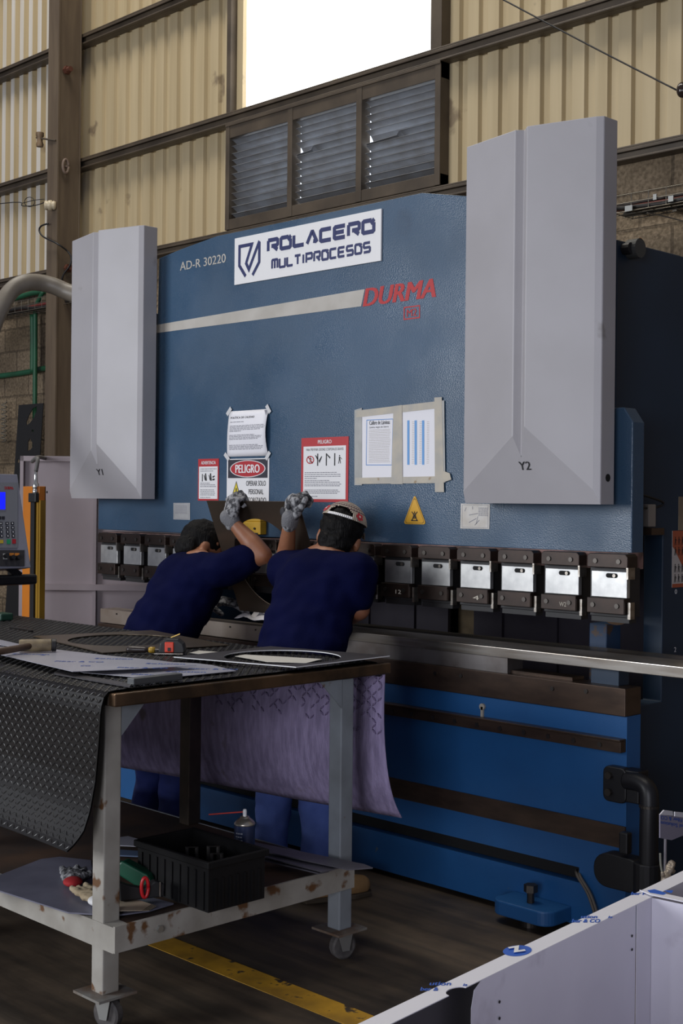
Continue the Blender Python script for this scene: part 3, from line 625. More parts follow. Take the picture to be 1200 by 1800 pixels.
def figure(mb, U, u, v, s):
    pq_(mb, U, [(u + .012*s*cos(t*pi/4), v - .05*s + .011*s*sin(t*pi/4)) for t in range(8)])
    pq_(mb, U, [(u - .014*s, v - .035*s), (u + .012*s, v - .035*s), (u + .016*s, v + .01*s), (u - .012*s, v + .01*s)])
    pq_(mb, U, [(u - .012*s, v + .01*s), (u + .002*s, v + .01*s), (u - .012*s, v + .06*s), (u - .024*s, v + .06*s)]); pq_(mb, U, [(u + .002*s, v + .01*s), (u + .016*s, v + .01*s), (u + .026*s, v + .055*s), (u + .014*s, v + .06*s)])
    pq_(mb, U, [(u + .01*s, v - .03*s), (u + .02*s, v - .03*s), (u + .05*s, v - .002*s), (u + .042*s, v + .004*s)])
def pict_a(mb, U):
    for u in (.36, .545, .72): pq_(mb, U, [(u - .012, .25), (u + .012, .25), (u + .012, .44), (u - .012, .44)])
    pq_(mb, U, [(.38, .36), (.44, .29), (.455, .30), (.40, .40)]); pq_(mb, U, [(.545, .25), (.63, .31), (.62, .335), (.56, .28)])
    pq_(mb, U, [(.33, .28), (.30, .27), (.36, .36), (.37, .33)]); figure(mb, U, .82, .345, 1.1); figure(mb, U, .20, .345, .9)
s, U, mb, r = red_sign('warning_sign', ((529, 882), (613, 767)), 'large red framed danger notice with a row of pictograms, right of the held sheet', 'PELIGRO', (.36, .65), 5, pict_a, .135)
put_text(mb, 'PARA PREVENIR LESIONES CORPORALES GRAVES', U(.11, .205), (wd_ := (U(.90, 0)[0] - U(.11, 0)[0]), 0, 0), (0, 0, .010), bold=.01)
mk('heading_print', mb, M_ink, s)
mb = MB()
for v in (.475, .505): pass
for v, f in ((.55, .8), (.58, .88), (.61, .9), (.64, .3), (.675, .6), (.70, .88), (.73, .9), (.755, .85), (.82, .85), (.845, .88), (.87, .8), (.92, .3)):
    lines(mb, U(.08, 0)[0], U(.92, 0)[0], U(0, v)[2], .003, U(0, 0, 1)[1], r, f)
mk('small_print', mb, M_print, s)
mb = MB()
vs, fs = from_curves([arc((0, 0), .085, 0, 2*pi, 24)[:-1], arc((0, 0), .065, 0, 2*pi, 24)[:-1]]); mb.add([U(.20 + a, .345 - b*.75, 2) for a, b, _ in vs], fs)
mb.add([U(.14, .30, 2), U(.15, .285, 2), U(.26, .39, 2), U(.25, .405, 2)], [(0, 1, 2, 3)]); mk('prohibition_ring', mb, mat('warning_red', (0, 0, 0)), s)
def pict_b(mb, U):
    for u0 in (.38, .62): pq_(mb, U, [(u0 - .04, .36), (u0 + .02, .34), (u0 + .06, .52), (u0, .53)]); pq_(mb, U, [(u0 - .10, .38), (u0 - .05, .40), (u0 + .0, .50), (u0 - .04, .52)])
    pq_(mb, U, [(.20, .36), (.24, .36), (.24, .54), (.20, .54)]); pq_(mb, U, [(.70, .42), (.82, .40), (.82, .43), (.72, .46)]); pq_(mb, U, [(.70, .48), (.82, .47), (.82, .51), (.70, .52)])
s, U, mb, r = red_sign('warning_sign', ((348, 880), (385, 806)), 'small red framed warning notice, left of the danger sign with the oval', 'ADVERTENCIA', (.15, .86), 8, pict_b, .185)
for v, f in ((.25, .95), (.30, .75), (.59, .6), (.63, .85), (.67, .9), (.75, .8), (.79, .85), (.83, .9), (.87, .8), (.93, .6)):
    lines(mb, U(.12, 0)[0], U(.9, 0)[0], U(0, v)[2], .0032, U(0, 0, 1)[1], r, f)
mk('small_print', mb, M_print, s)
# gauge chart sheets framed with masking tape
M_mask = mat('masking_tape', (.52, .47, .38), .7, col2=(.42, .40, .36), vscale=14, spots=((.34, .26, .17), 22, .66))
M_maskg = mat('grey_tape', (.42, .42, .40), .6, col2=(.36, .36, .345), vscale=20)
def sheet(name, corners, label, cat, y, m, th=.0006):
    mb = MB(); mb.prism([(xz(*c)[0], y, xz(*c)[1]) for c in corners], (0, th, 0)); return tag(mk(name, mb, m), label, cat)
ca = sheet('gauge_chart', [(637, 848), (700, 851), (700, 716), (637, 727)], 'printed gauge chart sheet in a thin blue frame, left sheet of the taped pair', 'notice', YS - .003, M_paper)
cb_ = sheet('gauge_chart', [(700, 850), (770, 846), (778, 708), (700, 716)], 'gauge chart sheet with three blue columns, right sheet of the taped pair', 'notice', YS - .003, M_paper)
yk = YS - .0036
mb = MB(); bl_ = [xz(*c) for c in ((644, 818), (690, 818), (692, 736), (645, 738))]
ctr = (sum(p[0] for p in bl_)/4, sum(p[1] for p in bl_)/4); inn = [(p[0] + (ctr[0]-p[0])*.04, p[1] + (ctr[1]-p[1])*.03) for p in bl_]
mb.add([(p[0], yk, p[1]) for p in bl_ + inn], [(i, (i+1) % 4, 4 + (i+1) % 4, 4 + i) for i in range(4)]); mk('blue_frame', mb, mat('print_blue', (.10, .25, .55), .7), ca)
mb = MB(); a, b = xz(650, 747), xz(686, 741); put_text(mb, 'Calibre de Láminas', (a[0], yk, a[1]), (b[0]-a[0], 0, 0), (0, 0, .016), bold=.01); a, b = xz(650, 752), xz(684, 748); put_text(mb, 'Lámina negra de hierro', (a[0], yk, a[1] - .004), (b[0]-a[0], 0, 0), (0, 0, .009)); mk('heading', mb, M_ink, ca)
mb = MB(); xa, xb = xz(649, 780)[0], xz(687, 780)[0]
for k in range(22): lines(mb, xa, xb, xz(660, 756 + k*2.7)[1], .0016, yk, rnd, .95)
mk('small_print', mb, mat('pale_print', (.42, .38, .34), .8), ca)
mb = MB()
for px in (718, 731, 744): mb.add([(xz(px - 1.5 + t*k2, pyy)[0], yk, xz(px, pyy)[1]) for k2, pyy, t in ((0, 817, 0), (1, 817, 4), (1, 739, 4), (0, 739, 0))], [(0, 1, 2, 3)])
mk('blue_column', mb, mat('column_blue', (.16, .36, .68), .7), cb_)
mb = MB()
for px in (725, 738, 751):
    for k in range(24): lines(mb, xz(px, 780)[0], xz(px + 4, 780)[0], xz(px, 742 + k*3.15)[1], .0014, yk, rnd)
mk('small_print', mb, mat('pale_print', (0, 0, 0)), cb_)
strips = [((624, 853), (637, 853), (637, 717), (624, 721), 0), ((627, 722), (780, 704), (778, 717), (627, 734), 0), ((626, 851), (775, 849), (775, 837), (626, 840), 0),
          ((770, 850), (784, 848), (782, 704), (768, 706), 1), ((689, 851), (709, 851), (708, 712), (693, 714), 1), ((766, 865), (782, 865), (778, 698), (765, 699), 1), ((778, 849), (795, 843), (792, 832), (776, 826), 1)]
tp = thing('masking_tape', 'yellowed masking tape strips around the two gauge charts', 'tape', (at(705, 853, Y=YS - .004)))
for i, st in enumerate(strips):
    mb = MB(); y = YS - .0042 - .0004*i; mb.prism([(xz(*c)[0], y, xz(*c)[1]) for c in st[:4]], (0, .0004, 0)); mk('tape_strip', mb, M_maskg if i in (0, 3) else M_mask, tp)
# yellow triangle
def rtri(c, k):
    cx_, cz_ = sum(p[0] for p in c)/3, sum(p[1] for p in c)/3; out = []
    for i in range(3):
        p = V((c[i][0] + (cx_-c[i][0])*k, c[i][1] + (cz_-c[i][1])*k)); a = V((c[i-1][0]-c[i][0], c[i-1][1]-c[i][1])).normalized()*.012; b = V((c[(i+1) % 3][0]-c[i][0], c[(i+1) % 3][1]-c[i][1])).normalized()*.012
        out += [p + a, p + (a+b)*.3, p + b]
    return out
tri = [xz(709, 921), xz(749, 922), xz(729, 869)]
M_ty = mat('triangle_yellow', (.68, .36, .02), .5)
mb = MB(); mb.prism([(p.x, YS - .0015, p.y) for p in rtri(tri, 0)], (0, .0015, 0)); ty = tag(mk('warning_triangle', mb, M_ty), 'yellow hand crush warning triangle stuck below the taped charts', 'sticker')
mb = MB(); o_, i_ = rtri(tri, .10), rtri(tri, .15); mb.add([(p.x, YS - .002, p.y) for p in o_ + i_], [(k, (k+1) % 9, 9 + (k+1) % 9, 9 + k) for k in range(9)]); mk('border', mb, mat('triangle_brown', (.25, .13, .02), .6), ty)
mb = MB(); cx_, cz_ = xz(729, 905)
fr2 = lambda a, b: (cx_ + a, YS - .0022, cz_ + b)
for p in ([(-.012, -.022), (.0, .012), (.012, -.022)], [(-.014, .012), (.014, -.02)], [(.014, .012), (-.014, -.02)], [(-.01, -.012), (.01, -.012)], [(-.006, 0), (.006, 0)], [(-.018, -.022), (.018, -.022)]): stroke(mb, p, .0035, fr2)
mk('hand_symbol', mb, M_ink, ty)
# small plates
for cs, lab, sd in (([(305, 913), (334, 914), (334, 884), (305, 884)], 'small grey data plate on the ram, above the left clamps', 2), ([(809, 929), (860, 930), (861, 886), (810, 885)], 'white diagram sticker under the right cover', 4)):
    pl = sheet('data_plate', cs, lab, 'sticker', YS - .0012, mat('plate_grey%d' % sd, (.42, .42, .42) if sd == 2 else (.62, .60, .57), .5, col2=(.34, .34, .34) if sd == 2 else (.5, .46, .40), vscale=14), .0012)
    mb = MB(); r = random.Random(sd); x0_, z0_ = xz(*cs[0]); x1_, z1_ = xz(*cs[2]); y = YS - .0016
    for k in range(8 if sd == 2 else 7):
        v = .15 + .1*k; lines(mb, x0_ + (x1_-x0_)*(.12 if sd == 2 else .62), x0_ + (x1_-x0_)*(.85 if sd == 2 else .94), z0_ + (z1_-z0_)*(.25 + .68*v if sd == 2 else .45 + .5*v), .0022, y, r)
    f3 = lambda a, b: (x0_ + (x1_-x0_)*a, y, z0_ + (z1_-z0_)*b)
    for p in ([(.06, .05), (.94, .05), (.94, .95), (.06, .95), (.06, .05)],): 
        for e in range(4): mb.add([V(f3(*p[e])) , V(f3(*p[e+1])), V(f3(*p[e+1])) + V((.0012, 0, .0012)), V(f3(*p[e])) + V((.0012, 0, .0012))], [(0, 1, 2, 3)])
    if sd == 4:
        for p in ([(.3, .25), (.55, .42)], [(.3, .55), (.6, .62)], [(.42, .78), (.42, .90)], [(.5, .15), (.65, .35)], [(.15, .7), (.2, .85)], [(.55, .2), (.6, .5)]):
            a, b = V(f3(*p[0])), V(f3(*p[1])); dd = (b-a).normalized().cross(V((0, 1, 0)))*.0012; mb.add([a-dd, b-dd, b+dd, a+dd], [(0, 1, 2, 3)])
    mk('print', mb, M_print, pl)
# poster and card on the side frame
XS = -2.61
def yz(px, py): p = at(px, py, X=XS); return (p.y, p.z)
y0_, zt_ = yz(1181, 933); zb2 = yz(1181, 1033)[1]; Wp = .21
mb = MB(); mb.box(XS, XS + .0015, y0_, y0_ + Wp, zb2, zt_); po = tag(mk('safety_poster', mb, mat('poster_white', (.55, .50, .47), .6)), 'orange and white safety poster on the dark side frame', 'poster')
Pp = lambda u, v, k=0: (XS + .002 + .0003*k, y0_ + Wp*u, zt_ - (zt_-zb2)*v)
M_or = mat('poster_orange', (.42, .10, .045), .6)
mb = MB(); mb.add([Pp(0, 0), Pp(1, 0), Pp(1, .62), Pp(.32, .62), Pp(.06, .32), Pp(0, .28)], [tuple(range(6))]); mb.add([Pp(0, .935), Pp(1, .935), Pp(1, 1), Pp(0, 1)], [(0, 1, 2, 3)]); mk('orange_field', mb, M_or, po)
mb = MB()
for v in (.18, .36, .66, .84):
    for k in range(8): figure(mb, lambda u, q: Pp(u, q, 1), .09 + .115*k, v, 1.25)
mk('figures', mb, M_ink, po)
y1_, zc_ = yz(1192, 873)
mb = MB(); mb.box(XS, XS + .003, y1_, y1_ + .12, yz(1192, 932)[1], zc_); cd = tag(mk('cardboard_piece', mb, mat('cardboard', (.26, .20, .135), .85, col2=(.2, .15, .1), vscale=10)), 'brown cardboard piece above the orange safety poster', 'cardboard')
# ------------------------------------------------------------------ left of the press: pendant, light curtain, guard
M_pend = mat('pendant_grey', (.26, .26, .31), .42, 0, col2=(.22, .22, .265), vscale=4)
M_face = mat('pendant_face', (.20, .205, .225), .4)
bq = at(50, 998, X=-5.10); tq = at(37, 833, X=-5.22)
ya = (bq.y + tq.y) / 2; br0 = V((-5.10, ya, bq.z)); tr0 = V((-5.22, ya, tq.z))
pu = (tr0 - br0).normalized(); ph = V((0, -1, 0)); pn = ph.cross(pu); pn = pn if pn.x > 0 else -pn
def onp(px, py, off=0.0):
    d = at(px, py, X=-5.0) - EYE; p0 = br0 + pn * off; t = (p0 - EYE).dot(pn) / d.dot(pn); return EYE + d * t
HP = (tr0 - br0).length; WPN = .40
CP = thing('control_pendant', 'grey press control pendant with blue screen hanging at the left edge', 'control panel', br0 + ph * .2 - pn * .05)
mb = MB(); b_ = br0 - pn*.004
sec = [b_, b_ + pu*HP, b_ + pu*HP - pn*.10 - pu*.005, b_ - pn*.13 + pu*.02]
mb.prism(sec, ph * WPN); mk('housing', mb, M_pend, CP, bevel=.004)
def pbox(name, x0, y0, x1, y1, m, off=.002, th=.004, par=None, **k):
    a = [onp(x0, y1, off), onp(x1, y1, off), onp(x1, y0, off), onp(x0, y0, off)]
    mb = MB(); mb.prism(a, -pn * th); return mk(name, mb, m, par or CP, **k)
pbox('face_plate', -50, 848, 31, 963, M_face, .001, .004)
pbox('screen_bezel', -45, 862, 11, 899, mat('bezel', (.17, .17, .19), .5), .002)
pbox('screen', -42, 865, 9.5, 895.5, mat('blue_screen', (.01, .01, .5), .3, emit=(.006, .012, .95), estr=.95), .0028, .002)
mb = MB(); o_ = onp(8.5, 860.3, .002); put_text(mb, 'DURMA', o_, (onp(24, 860.6, .002) - o_), pu * .0135, bold=.03); mk('maker_lettering', mb, M_red, CP)
M_key = mat('key_black', (.012, .012, .02), .5)
for px in (-9, 1.5, 12.5, 22):
    for k, py in enumerate((920, 927.5, 935, 942)): 
        kb = pbox('key', px - 2.4 + k*.5, py - 2.7, px + 2.6 + k*.5, py + 2.7, M_key, .004, .004)
        c = onp(px + .1 + k*.5, py, .0045); e = (onp(px + 1 + k*.5, py, .0045) - c); mb = MB(); mb.add([c - e - pu*.003, c + e - pu*.003, c + e + pu*.003, c - e + pu*.003], [(0, 1, 2, 3)]); mk('key_symbol', mb, M_white, kb)
for px in (0, 6): pbox('key', px - 2.2, 907.5, px + 2.2, 913, M_key, .004, .004)
pbox('yellow_key', -3, 949, 6, 955, mat('key_yellow', (.55, .40, .03), .5), .004, .004)
pbox('green_key', 12.5, 948, 18.5, 956, mat('key_green', (.01, .30, .12), .5), .004, .004)
pbox('red_key', 22, 947.5, 28, 955.5, mat('key_red', (.42, .01, .02), .5), .004, .004)
sw = pbox('switch_panel', -55, 967, 43, 995, mat('panel_charcoal', (.03, .028, .03), .5), .003)
for a in (16.5, 26): pbox('orange_label', a, 972, a + 8, 976.5, mat('label_orange', (.65, .22, .02), .5), .0035, .001, sw)
pbox('white_label', 5.5, 973, 13, 983, mat('label_white', (.5, .5, .48), .6), .0035, .001, sw)
for a, r_ in ((9, 978), (20, 981), (30, 981)):
    c = onp(a, r_, .003); mb = MB(); mb.cyl(c, c + pn * .02, .010, 14); mk('knob', mb, M_black, sw)
# black handle bar under the pendant and the overhead pipe that carries it
mb = MB(); h0 = V((-5.17, ya + .06, br0.z - .055)); mb.bar(h0, h0 + ph * .55, .05, .045); mk('handle_bar', mb, M_black, CP, bevel=.01)
for k in (.08, .33): mb = MB(); mb.bar(h0 + ph*k + V((0, 0, .02)), br0 + ph*k - pn*.06 + pu*.02, .03, .03, up=(0, 1, 0)); mk('handle_bracket', mb, M_black, CP)
pp = [(-5.42, 3.76, 2.40)] + [tuple(at(a, b, Y=y)) for a, b, y in ((127, 516, 3.70), (95, 503, 3.64), (70, 497, 3.58), (45, 497, 3.50), (22, 509, 3.43), (4, 535, 3.37))]
pe = V(pp[-1]); pp += [(pe.x - .02, pe.y - .035, pe.z - .10), (pe.x - .03, pe.y - .06, pe.z - .22), (-5.36, ya - .20, tr0.z + .25), (-5.32, ya - .20, tr0.z + .02)]
pp[-2] = (pe.x - .02, pe.y - .08, 1.9); pp[-1] = (-5.30, ya - .20, tr0.z - .01)
mb = MB(); mb.tube(smoothpath(pp, 6), .042, 16); mk('arm_pipe', mb, mat('pipe_grey', (.19, .165, .13), .45, col2=(.14, .12, .095), vscale=6), CP, smooth=True)
# orange light curtain post
LC = thing('light_curtain', 'orange safety light curtain post left of the press, behind the pendant', 'safety post', (-5.76, 3.56, 0))
M_or2 = mat('post_orange', (.62, .20, .008), .45, col2=(.50, .145, .006), vscale=3)
x38, x75 = -5.862, -5.665; SX = at(54, 1000, Y=3.525).x
mb = MB(); mb.box(x38, x75, 3.56, 3.568, .03, 1.508); mb.box(x75 - .004, x75, 3.53, 3.568, .03, 1.508); mb.box(x38 - .06, x75 + .03, 3.50, 3.66, 0, .03); mk('plate', mb, M_or2, LC, bevel=.002)
mb = MB(); mb.box(SX, SX + .036, 3.52, 3.56, .12, 1.455); mk('sensor_strip', mb, M_black, LC)
mb = MB(); mb.box(SX + .036, SX + .074, 3.53, 3.56, .12, 1.44); mb.box(SX + .05, SX + .06, 3.527, 3.53, .12, 1.44); mk('gold_profile', mb, mat('profile_gold', (.34, .19, .02), .4, .2), LC)
mb = MB(); mb.box(SX - .006, SX + .06, 3.51, 3.56, 1.43, 1.475); mk('end_cap', mb, M_black, LC, bevel=.003)
for px_ in (SX - .03, SX + .085): mb = MB(); mb.cyl((px_, 3.56, 1.48), (px_, 3.558, 1.48), .006, 10); mk('hole', mb, M_hole, LC)
mb = MB(); c0 = V((SX + .03, 3.53, 1.47)); mb.lathe(c0, [(.012, 0), (.016, .005), (.016, .02), (.013, .022), (.016, .026), (.016, .05), (.010, .055), (.010, .085), (.006, .12)], 12); mk('connector', mb, mat('nickel', (.6, .6, .58), .25, .9), LC, smooth=True)
cpts = [(SX + .03, 3.53, 1.58), (SX + .012, 3.55, 1.645)] + [tuple(at(a, b, Y=y)) for a, b, y in ((57, 811, 3.60), (67, 803.5, 3.70), (85, 807, 3.84), (110, 811, 3.92), (135, 809, 3.98))]
mb = MB(); mb.tube(smoothpath(cpts), .010, 8); mk('cable', mb, mat('sheath_grey', (.10, .095, .09), .55), LC, smooth=True)
# sheet metal side guard, swung open
M_guard2 = mat('lilac_grey_paint', (.34, .285, .30), .55, 0, col2=(.29, .24, .255), vscale=2)
GD = thing('side_guard', 'pale lilac grey sheet metal guard door behind the light curtain', 'guard', tuple(EYE + FWD*7 - RGT*1.4 - V((0, 0, 1.45))))
g0 = EYE + FWD * 7.0; g0.z = 0
def gp(px, z, off=0): u = (px - 600) / FPX * 7.0; p = g0 + RGT * u - FWD * off; return V((p.x, p.y, z))
def gbox(mb, a, b, z0, z1, o0, o1): mb.prism([gp(a, z0, o0), gp(b, z0, o0), gp(b, z0, o1), gp(a, z0, o1)], (0, 0, z1 - z0))
mb = MB(); gbox(mb, 37, 168, .16, 1.665, 0, .004); mk('panel', mb, M_guard2, GD)
mb = MB(); gbox(mb, 37, 43, .16, 1.67, .004, .03); gbox(mb, 37, 168, 1.643, 1.67, .004, .03); gbox(mb, 37, 168, .16, .20, .004, .03); mk('rim', mb, M_guard2, GD)
mb = MB(); gbox(mb, 43, 330, .972, 1.003, .004, .035); mk('cross_rail', mb, M_guard2, GD)
mb = MB(); gbox(mb, 165, 171, .16, 1.67, -.02, .02); mk('hinge_post', mb, M_guard2, GD)
mb = MB(); gbox(mb, 171, 335, .16, 1.665, -.012, -.006); mk('panel', mb, M_guard2, GD)
for a in (45, 325): mb = MB(); gbox(mb, a, a + 8, 0, .16, -.01, .03); mk('foot', mb, M_guard2, GD)
# ------------------------------------------------------------------ the work table
M_leg = mat('chipped_blue_grey', (.24, .265, .29), .55, 0, col2=(.185, .20, .215), vscale=8, spots=((.13, .065, .025), 14, .66))
M_shelfr = mat('chipped_rusty_grey', (.37, .35, .31), .55, 0, col2=(.27, .25, .215), vscale=8, spots=((.13, .06, .022), 12, .605))
M_ttop = mat('table_steel', (.07, .05, .036), .42, .5, col2=(.035, .027, .02), vscale=9)
M_cast = mat('zinc', (.42, .42, .40), .38, .8); M_tyre = mat('grey_rubber', (.10, .09, .085), .7, col2=(.05, .045, .045), vscale=30)
TX0, TX1, TY0, TY1, TZ = -5.25, -2.97, 2.09, 3.12, .925
WT = thing('work_table', 'long steel work table on castors draped with a dark tread mat', 'table', ((TX0+TX1)/2, 2.6, 0))
mb = MB(); mb.box(TX0, TX1 - .03, TY0 + .03, TY1 - .03, TZ - .012, TZ); mk('table_top', mb, M_ttop, WT)
mb = MB(); mb.box(TX1 - .03, TX1, TY0, TY1 + .05, TZ - .034, TZ + .002); mk('end_rail', mb, mat('rail_brown', (.17, .105, .06), .32, .75, col2=(.07, .048, .032), vscale=9), WT, bevel=.004)
mb = MB(); mb.box(TX0, TX1 - .03, TY0, TY0 + .03, TZ - .034, TZ); mb2 = mb; mk('front_rail', mb, M_ttop, WT, bevel=.003)
mb = MB(); mb.box(TX0, TX1 - .03, TY1 - .03, TY1, TZ - .034, TZ); mk('back_rail', mb, M_ttop, WT, bevel=.003)
def angle(mb, x, y, s, t, z0, z1, sx, sy):
    mb.box(min(x, x + sx*s), max(x, x + sx*s), min(y, y + sy*t), max(y, y + sy*t), z0, z1); mb.box(min(x, x + sx*t), max(x, x + sx*t), min(y, y + sy*s), max(y, y + sy*s), z0, z1)
legs = [(-3.028, 2.10, -1, 1, M_shelfr), (-2.98, 3.01, -1, -1, M_leg), (-4.05, 2.12, -1, 1, M_leg), (-3.745, 3.01, -1, -1, M_ttop), (-5.2, 2.12, 1, 1, M_leg), (-5.2, 3.01, 1, -1, M_leg)]
for i, (x, y, sx, sy, m_) in enumerate(legs):
    mb = MB(); mb.box(min(x, x + sx*.055), max(x, x + sx*.055), min(y, y + sy*.055), max(y, y + sy*.055), .10, TZ - .034)
    lg = mk('leg', mb, m_, WT, bevel=.004)
    cx, cy = x + sx*.0275, y + sy*.0275
    mb = MB(); mb.box(cx - .062, cx + .062, cy - .062, cy + .062, .094, .101); mk('foot_plate', mb, mat('rusty_plate', (.12, .07, .04), .7, col2=(.20, .19, .17), vscale=14), lg)
    yz_ = .3 + i
    d = V((cos(yz_), sin(yz_), 0)); e = V((-d.y, d.x, 0)); c = V((cx, cy, 0)) + d * .012
    mb = MB(); mb.cyl((cx, cy, .082), (cx, cy, .094), .028, 18)
    for s_ in (-1, 1): mb.prism([c + e*s_*.022 + V(q) for q in ((0, 0, .088), tuple(d*.024 + V((0, 0, .088))), tuple(d*.012 + V((0, 0, .030))), tuple(-d*.012 + V((0, 0, .030))), tuple(-d*.03 + V((0, 0, .088))))], tuple(e*.003*s_))
    cs = mk('caster', mb, M_cast, WT)
    mb = MB(); cc = c + V((0, 0, .042)); mb.lathe(cc - e*.015, [(.012, 0), (.036, 0), (.042, .004), (.042, .026), (.036, .03), (.012, .03)], 28, axis=e); mk('wheel', mb, M_tyre, cs)
# gussets
mb = MB(); mb.prism([(-3.029, 2.155, .891), (-3.029, 2.24, .891), (-3.029, 2.155, .80)], (-.005, 0, 0)); mk('gusset', mb, M_leg, WT)
mb = MB(); mb.prism([(-2.978, 2.955, .891), (-2.978, 2.86, .891), (-2.978, 2.955, .80)], (-.005, 0, 0)); mk('gusset', mb, M_leg, WT)
# lower shelf of rusty angle iron
SZ = .297
mb = MB(); mb.box(-5.2, -2.978, 2.098, 2.104, SZ - .07, SZ); mb.box(-5.2, -2.978, 2.104, 2.15, SZ - .006, SZ); mk('shelf_rail', mb, M_shelfr, WT)
mb = MB(); mb.box(-2.978, -2.970, 2.098, 3.01, SZ - .068, SZ + .004); mk('shelf_rail', mb, M_shelfr, WT)
mb = MB(); mb.box(-5.2, -2.978, 3.0, 3.006, SZ - .07, SZ); mk('shelf_rail', mb, M_leg, WT)
mb = MB(); mb.box(-5.2, -2.98, 2.15, 3.0, SZ - .008, SZ - .002); mk('lower_shelf', mb, mat('shelf_rust', (.09, .045, .022), .75, col2=(.035, .022, .015), vscale=5), WT)
mb = MB(); mb.cyl((-2.970, 2.245, .265), (-2.962, 2.245, .265), .010, 6); mk('shelf_bolt', mb, M_cast, WT)
# ------------------------------------------------------------------ the tread mat draped over the table
def mat_profile():
    pr = [(1.985, .515), (1.998, .530), (2.018, .565), (2.038, .62), (2.052, .70), (2.058, .80), (2.060, .88), (2.066, .915), (2.082, .932), (2.11, .9345)]
    pr += [(2.11 + .05*i, .9345) for i in range(1, 20)]
    pr += [(3.10, .9345), (3.128, .930), (3.148, .915), (3.158, .88)]
    return pr
top_pr = mat_profile()
MX0, MX1 = -5.2, -2.99
M_mat = mat('tread_rubber', (.007, .0062, .0062), .33, 0, col2=(.011, .0095, .009), vscale=5, spec=.38)
M_felt = mat('felt_backing', (.42, .35, .56), .95, 0, col2=(.27, .225, .37), vscale=9, stretch=(5, 5, 1.2), bump=.4, bscale=40, spots=((.20, .16, .19), 5, .66))
lens = [0]
for i in range(1, len(top_pr)): lens.append(lens[-1] + sqrt((top_pr[i][0]-top_pr[i-1][0])**2 + (top_pr[i][1]-top_pr[i-1][1])**2))
def prof(s):
    s = max(0, min(s, lens[-1] - 1e-5))
    for i in range(1, len(lens)):
        if s <= lens[i]:
            t = (s - lens[i-1]) / (lens[i] - lens[i-1]); a, b = top_pr[i-1], top_pr[i]
            d = V((0, b[0]-a[0], b[1]-a[1])).normalized(); n = V((0, -d.z, d.y))
            return (a[0] + (b[0]-a[0])*t, a[1] + (b[1]-a[1])*t), n, d
def edge_x(s):   # the hanging end of the mat is cut a little askew
    return MX1 - .002 - max(0, .42 - s) * .09 - (max(0, .06 - s) * .45)
def mpt(x, s, off=0):
    (y, z), n, d = prof(s)
    f = max(0, .45 - s) / .45; k = (MX1 - x)
    p = V((x, y, z)) + n * off
    p.y += f * .02 * sin(k * 3.1 + .6); p.z += -f * .012 * (1 - min(1, k / .7)) if k < .7 else 0
    return p
mb = MB(); NX, NS = 60, 70; Lm = lens[-1]
def gx(u, s): e = edge_x(s); return MX0 + (e - MX0) * u
mb.grid(lambda u, v: mpt(gx(u, Lm*v), Lm*v), NX, NS)
mb.grid(lambda u, v: mpt(gx(u, Lm*v), Lm*v, -.005), NX, NS)
# raised tread bars, alternately slanted
pit = .0165; j = 0; s = .012
while s < Lm - .01:
    x = MX0 + .02 + (j % 2) * 0; i = 0
    e = edge_x(s) - .012
    x = e - int((e - MX0 - .03) / pit) * pit
    if s < .50: x = max(x, e - int(1.35 / pit) * pit)
    i = round((e - x) / pit)
    while x < e + 1e-6:
        a = pi/4 if (i + j) % 2 == 0 else -pi/4
        (y, z), n, d = prof(s); ux = V((1, 0, 0))
        l = ux * cos(a) + d * sin(a); q = -ux * sin(a) + d * cos(a); c = mpt(x, s, .0003); h = n * .0017
        mb.add([c - l*.0092, c + q*.0027, c + l*.0092, c - q*.0027, c - l*.005 + h, c + l*.005 + h], [(0, 3, 5, 4), (3, 2, 5), (2, 1, 4, 5), (1, 0, 4)])
        x += pit; i -= 1
    s += pit; j += 1
TM = tag(mk('tread_mat', mb, M_mat), 'dark diamond tread mat draped over the work table', 'mat')
# the part hanging behind the table shows its felt back
def bpt(u, v):
    x = MX0 + (-2.985 - MX0) * u + .03 * v * (u > .9) * (u - .9) * 10; z = .905 - v * (.575 - .09*u)
    y = 3.158 + .012*sin(x*4.1)*v + .018*sin(x*1.7 + 1)*v*v + .035 * v**8 - .02*sin(pi*v)
    return V((x, y, z))
mb = MB(); mb.grid(bpt, 60, 24); rnd = random.Random(4); mb.mi = 1
# the embossed tread shows faintly through the felt
for j in range(12):
    for i in range(60):
        u = 1 - (i + .6) * .0105; v = .02 + j * .036
        if rnd.random() < .05 + j * .07: continue
        c = bpt(u, v) + V((0, -.006, 0)); a = pi/4 if (i + j) % 2 else -pi/4; l = V((cos(a), 0, sin(a))) * .011; q = V((-sin(a), 0, cos(a))) * .0028
        mb.add([c - l, c + q, c + l, c - q], [(0, 1, 2, 3)])
hb = mk('hanging_back', mb, [M_felt, mat('felt_dark', (.23, .18, .31), .95)], TM, smooth=True, solid=.004)

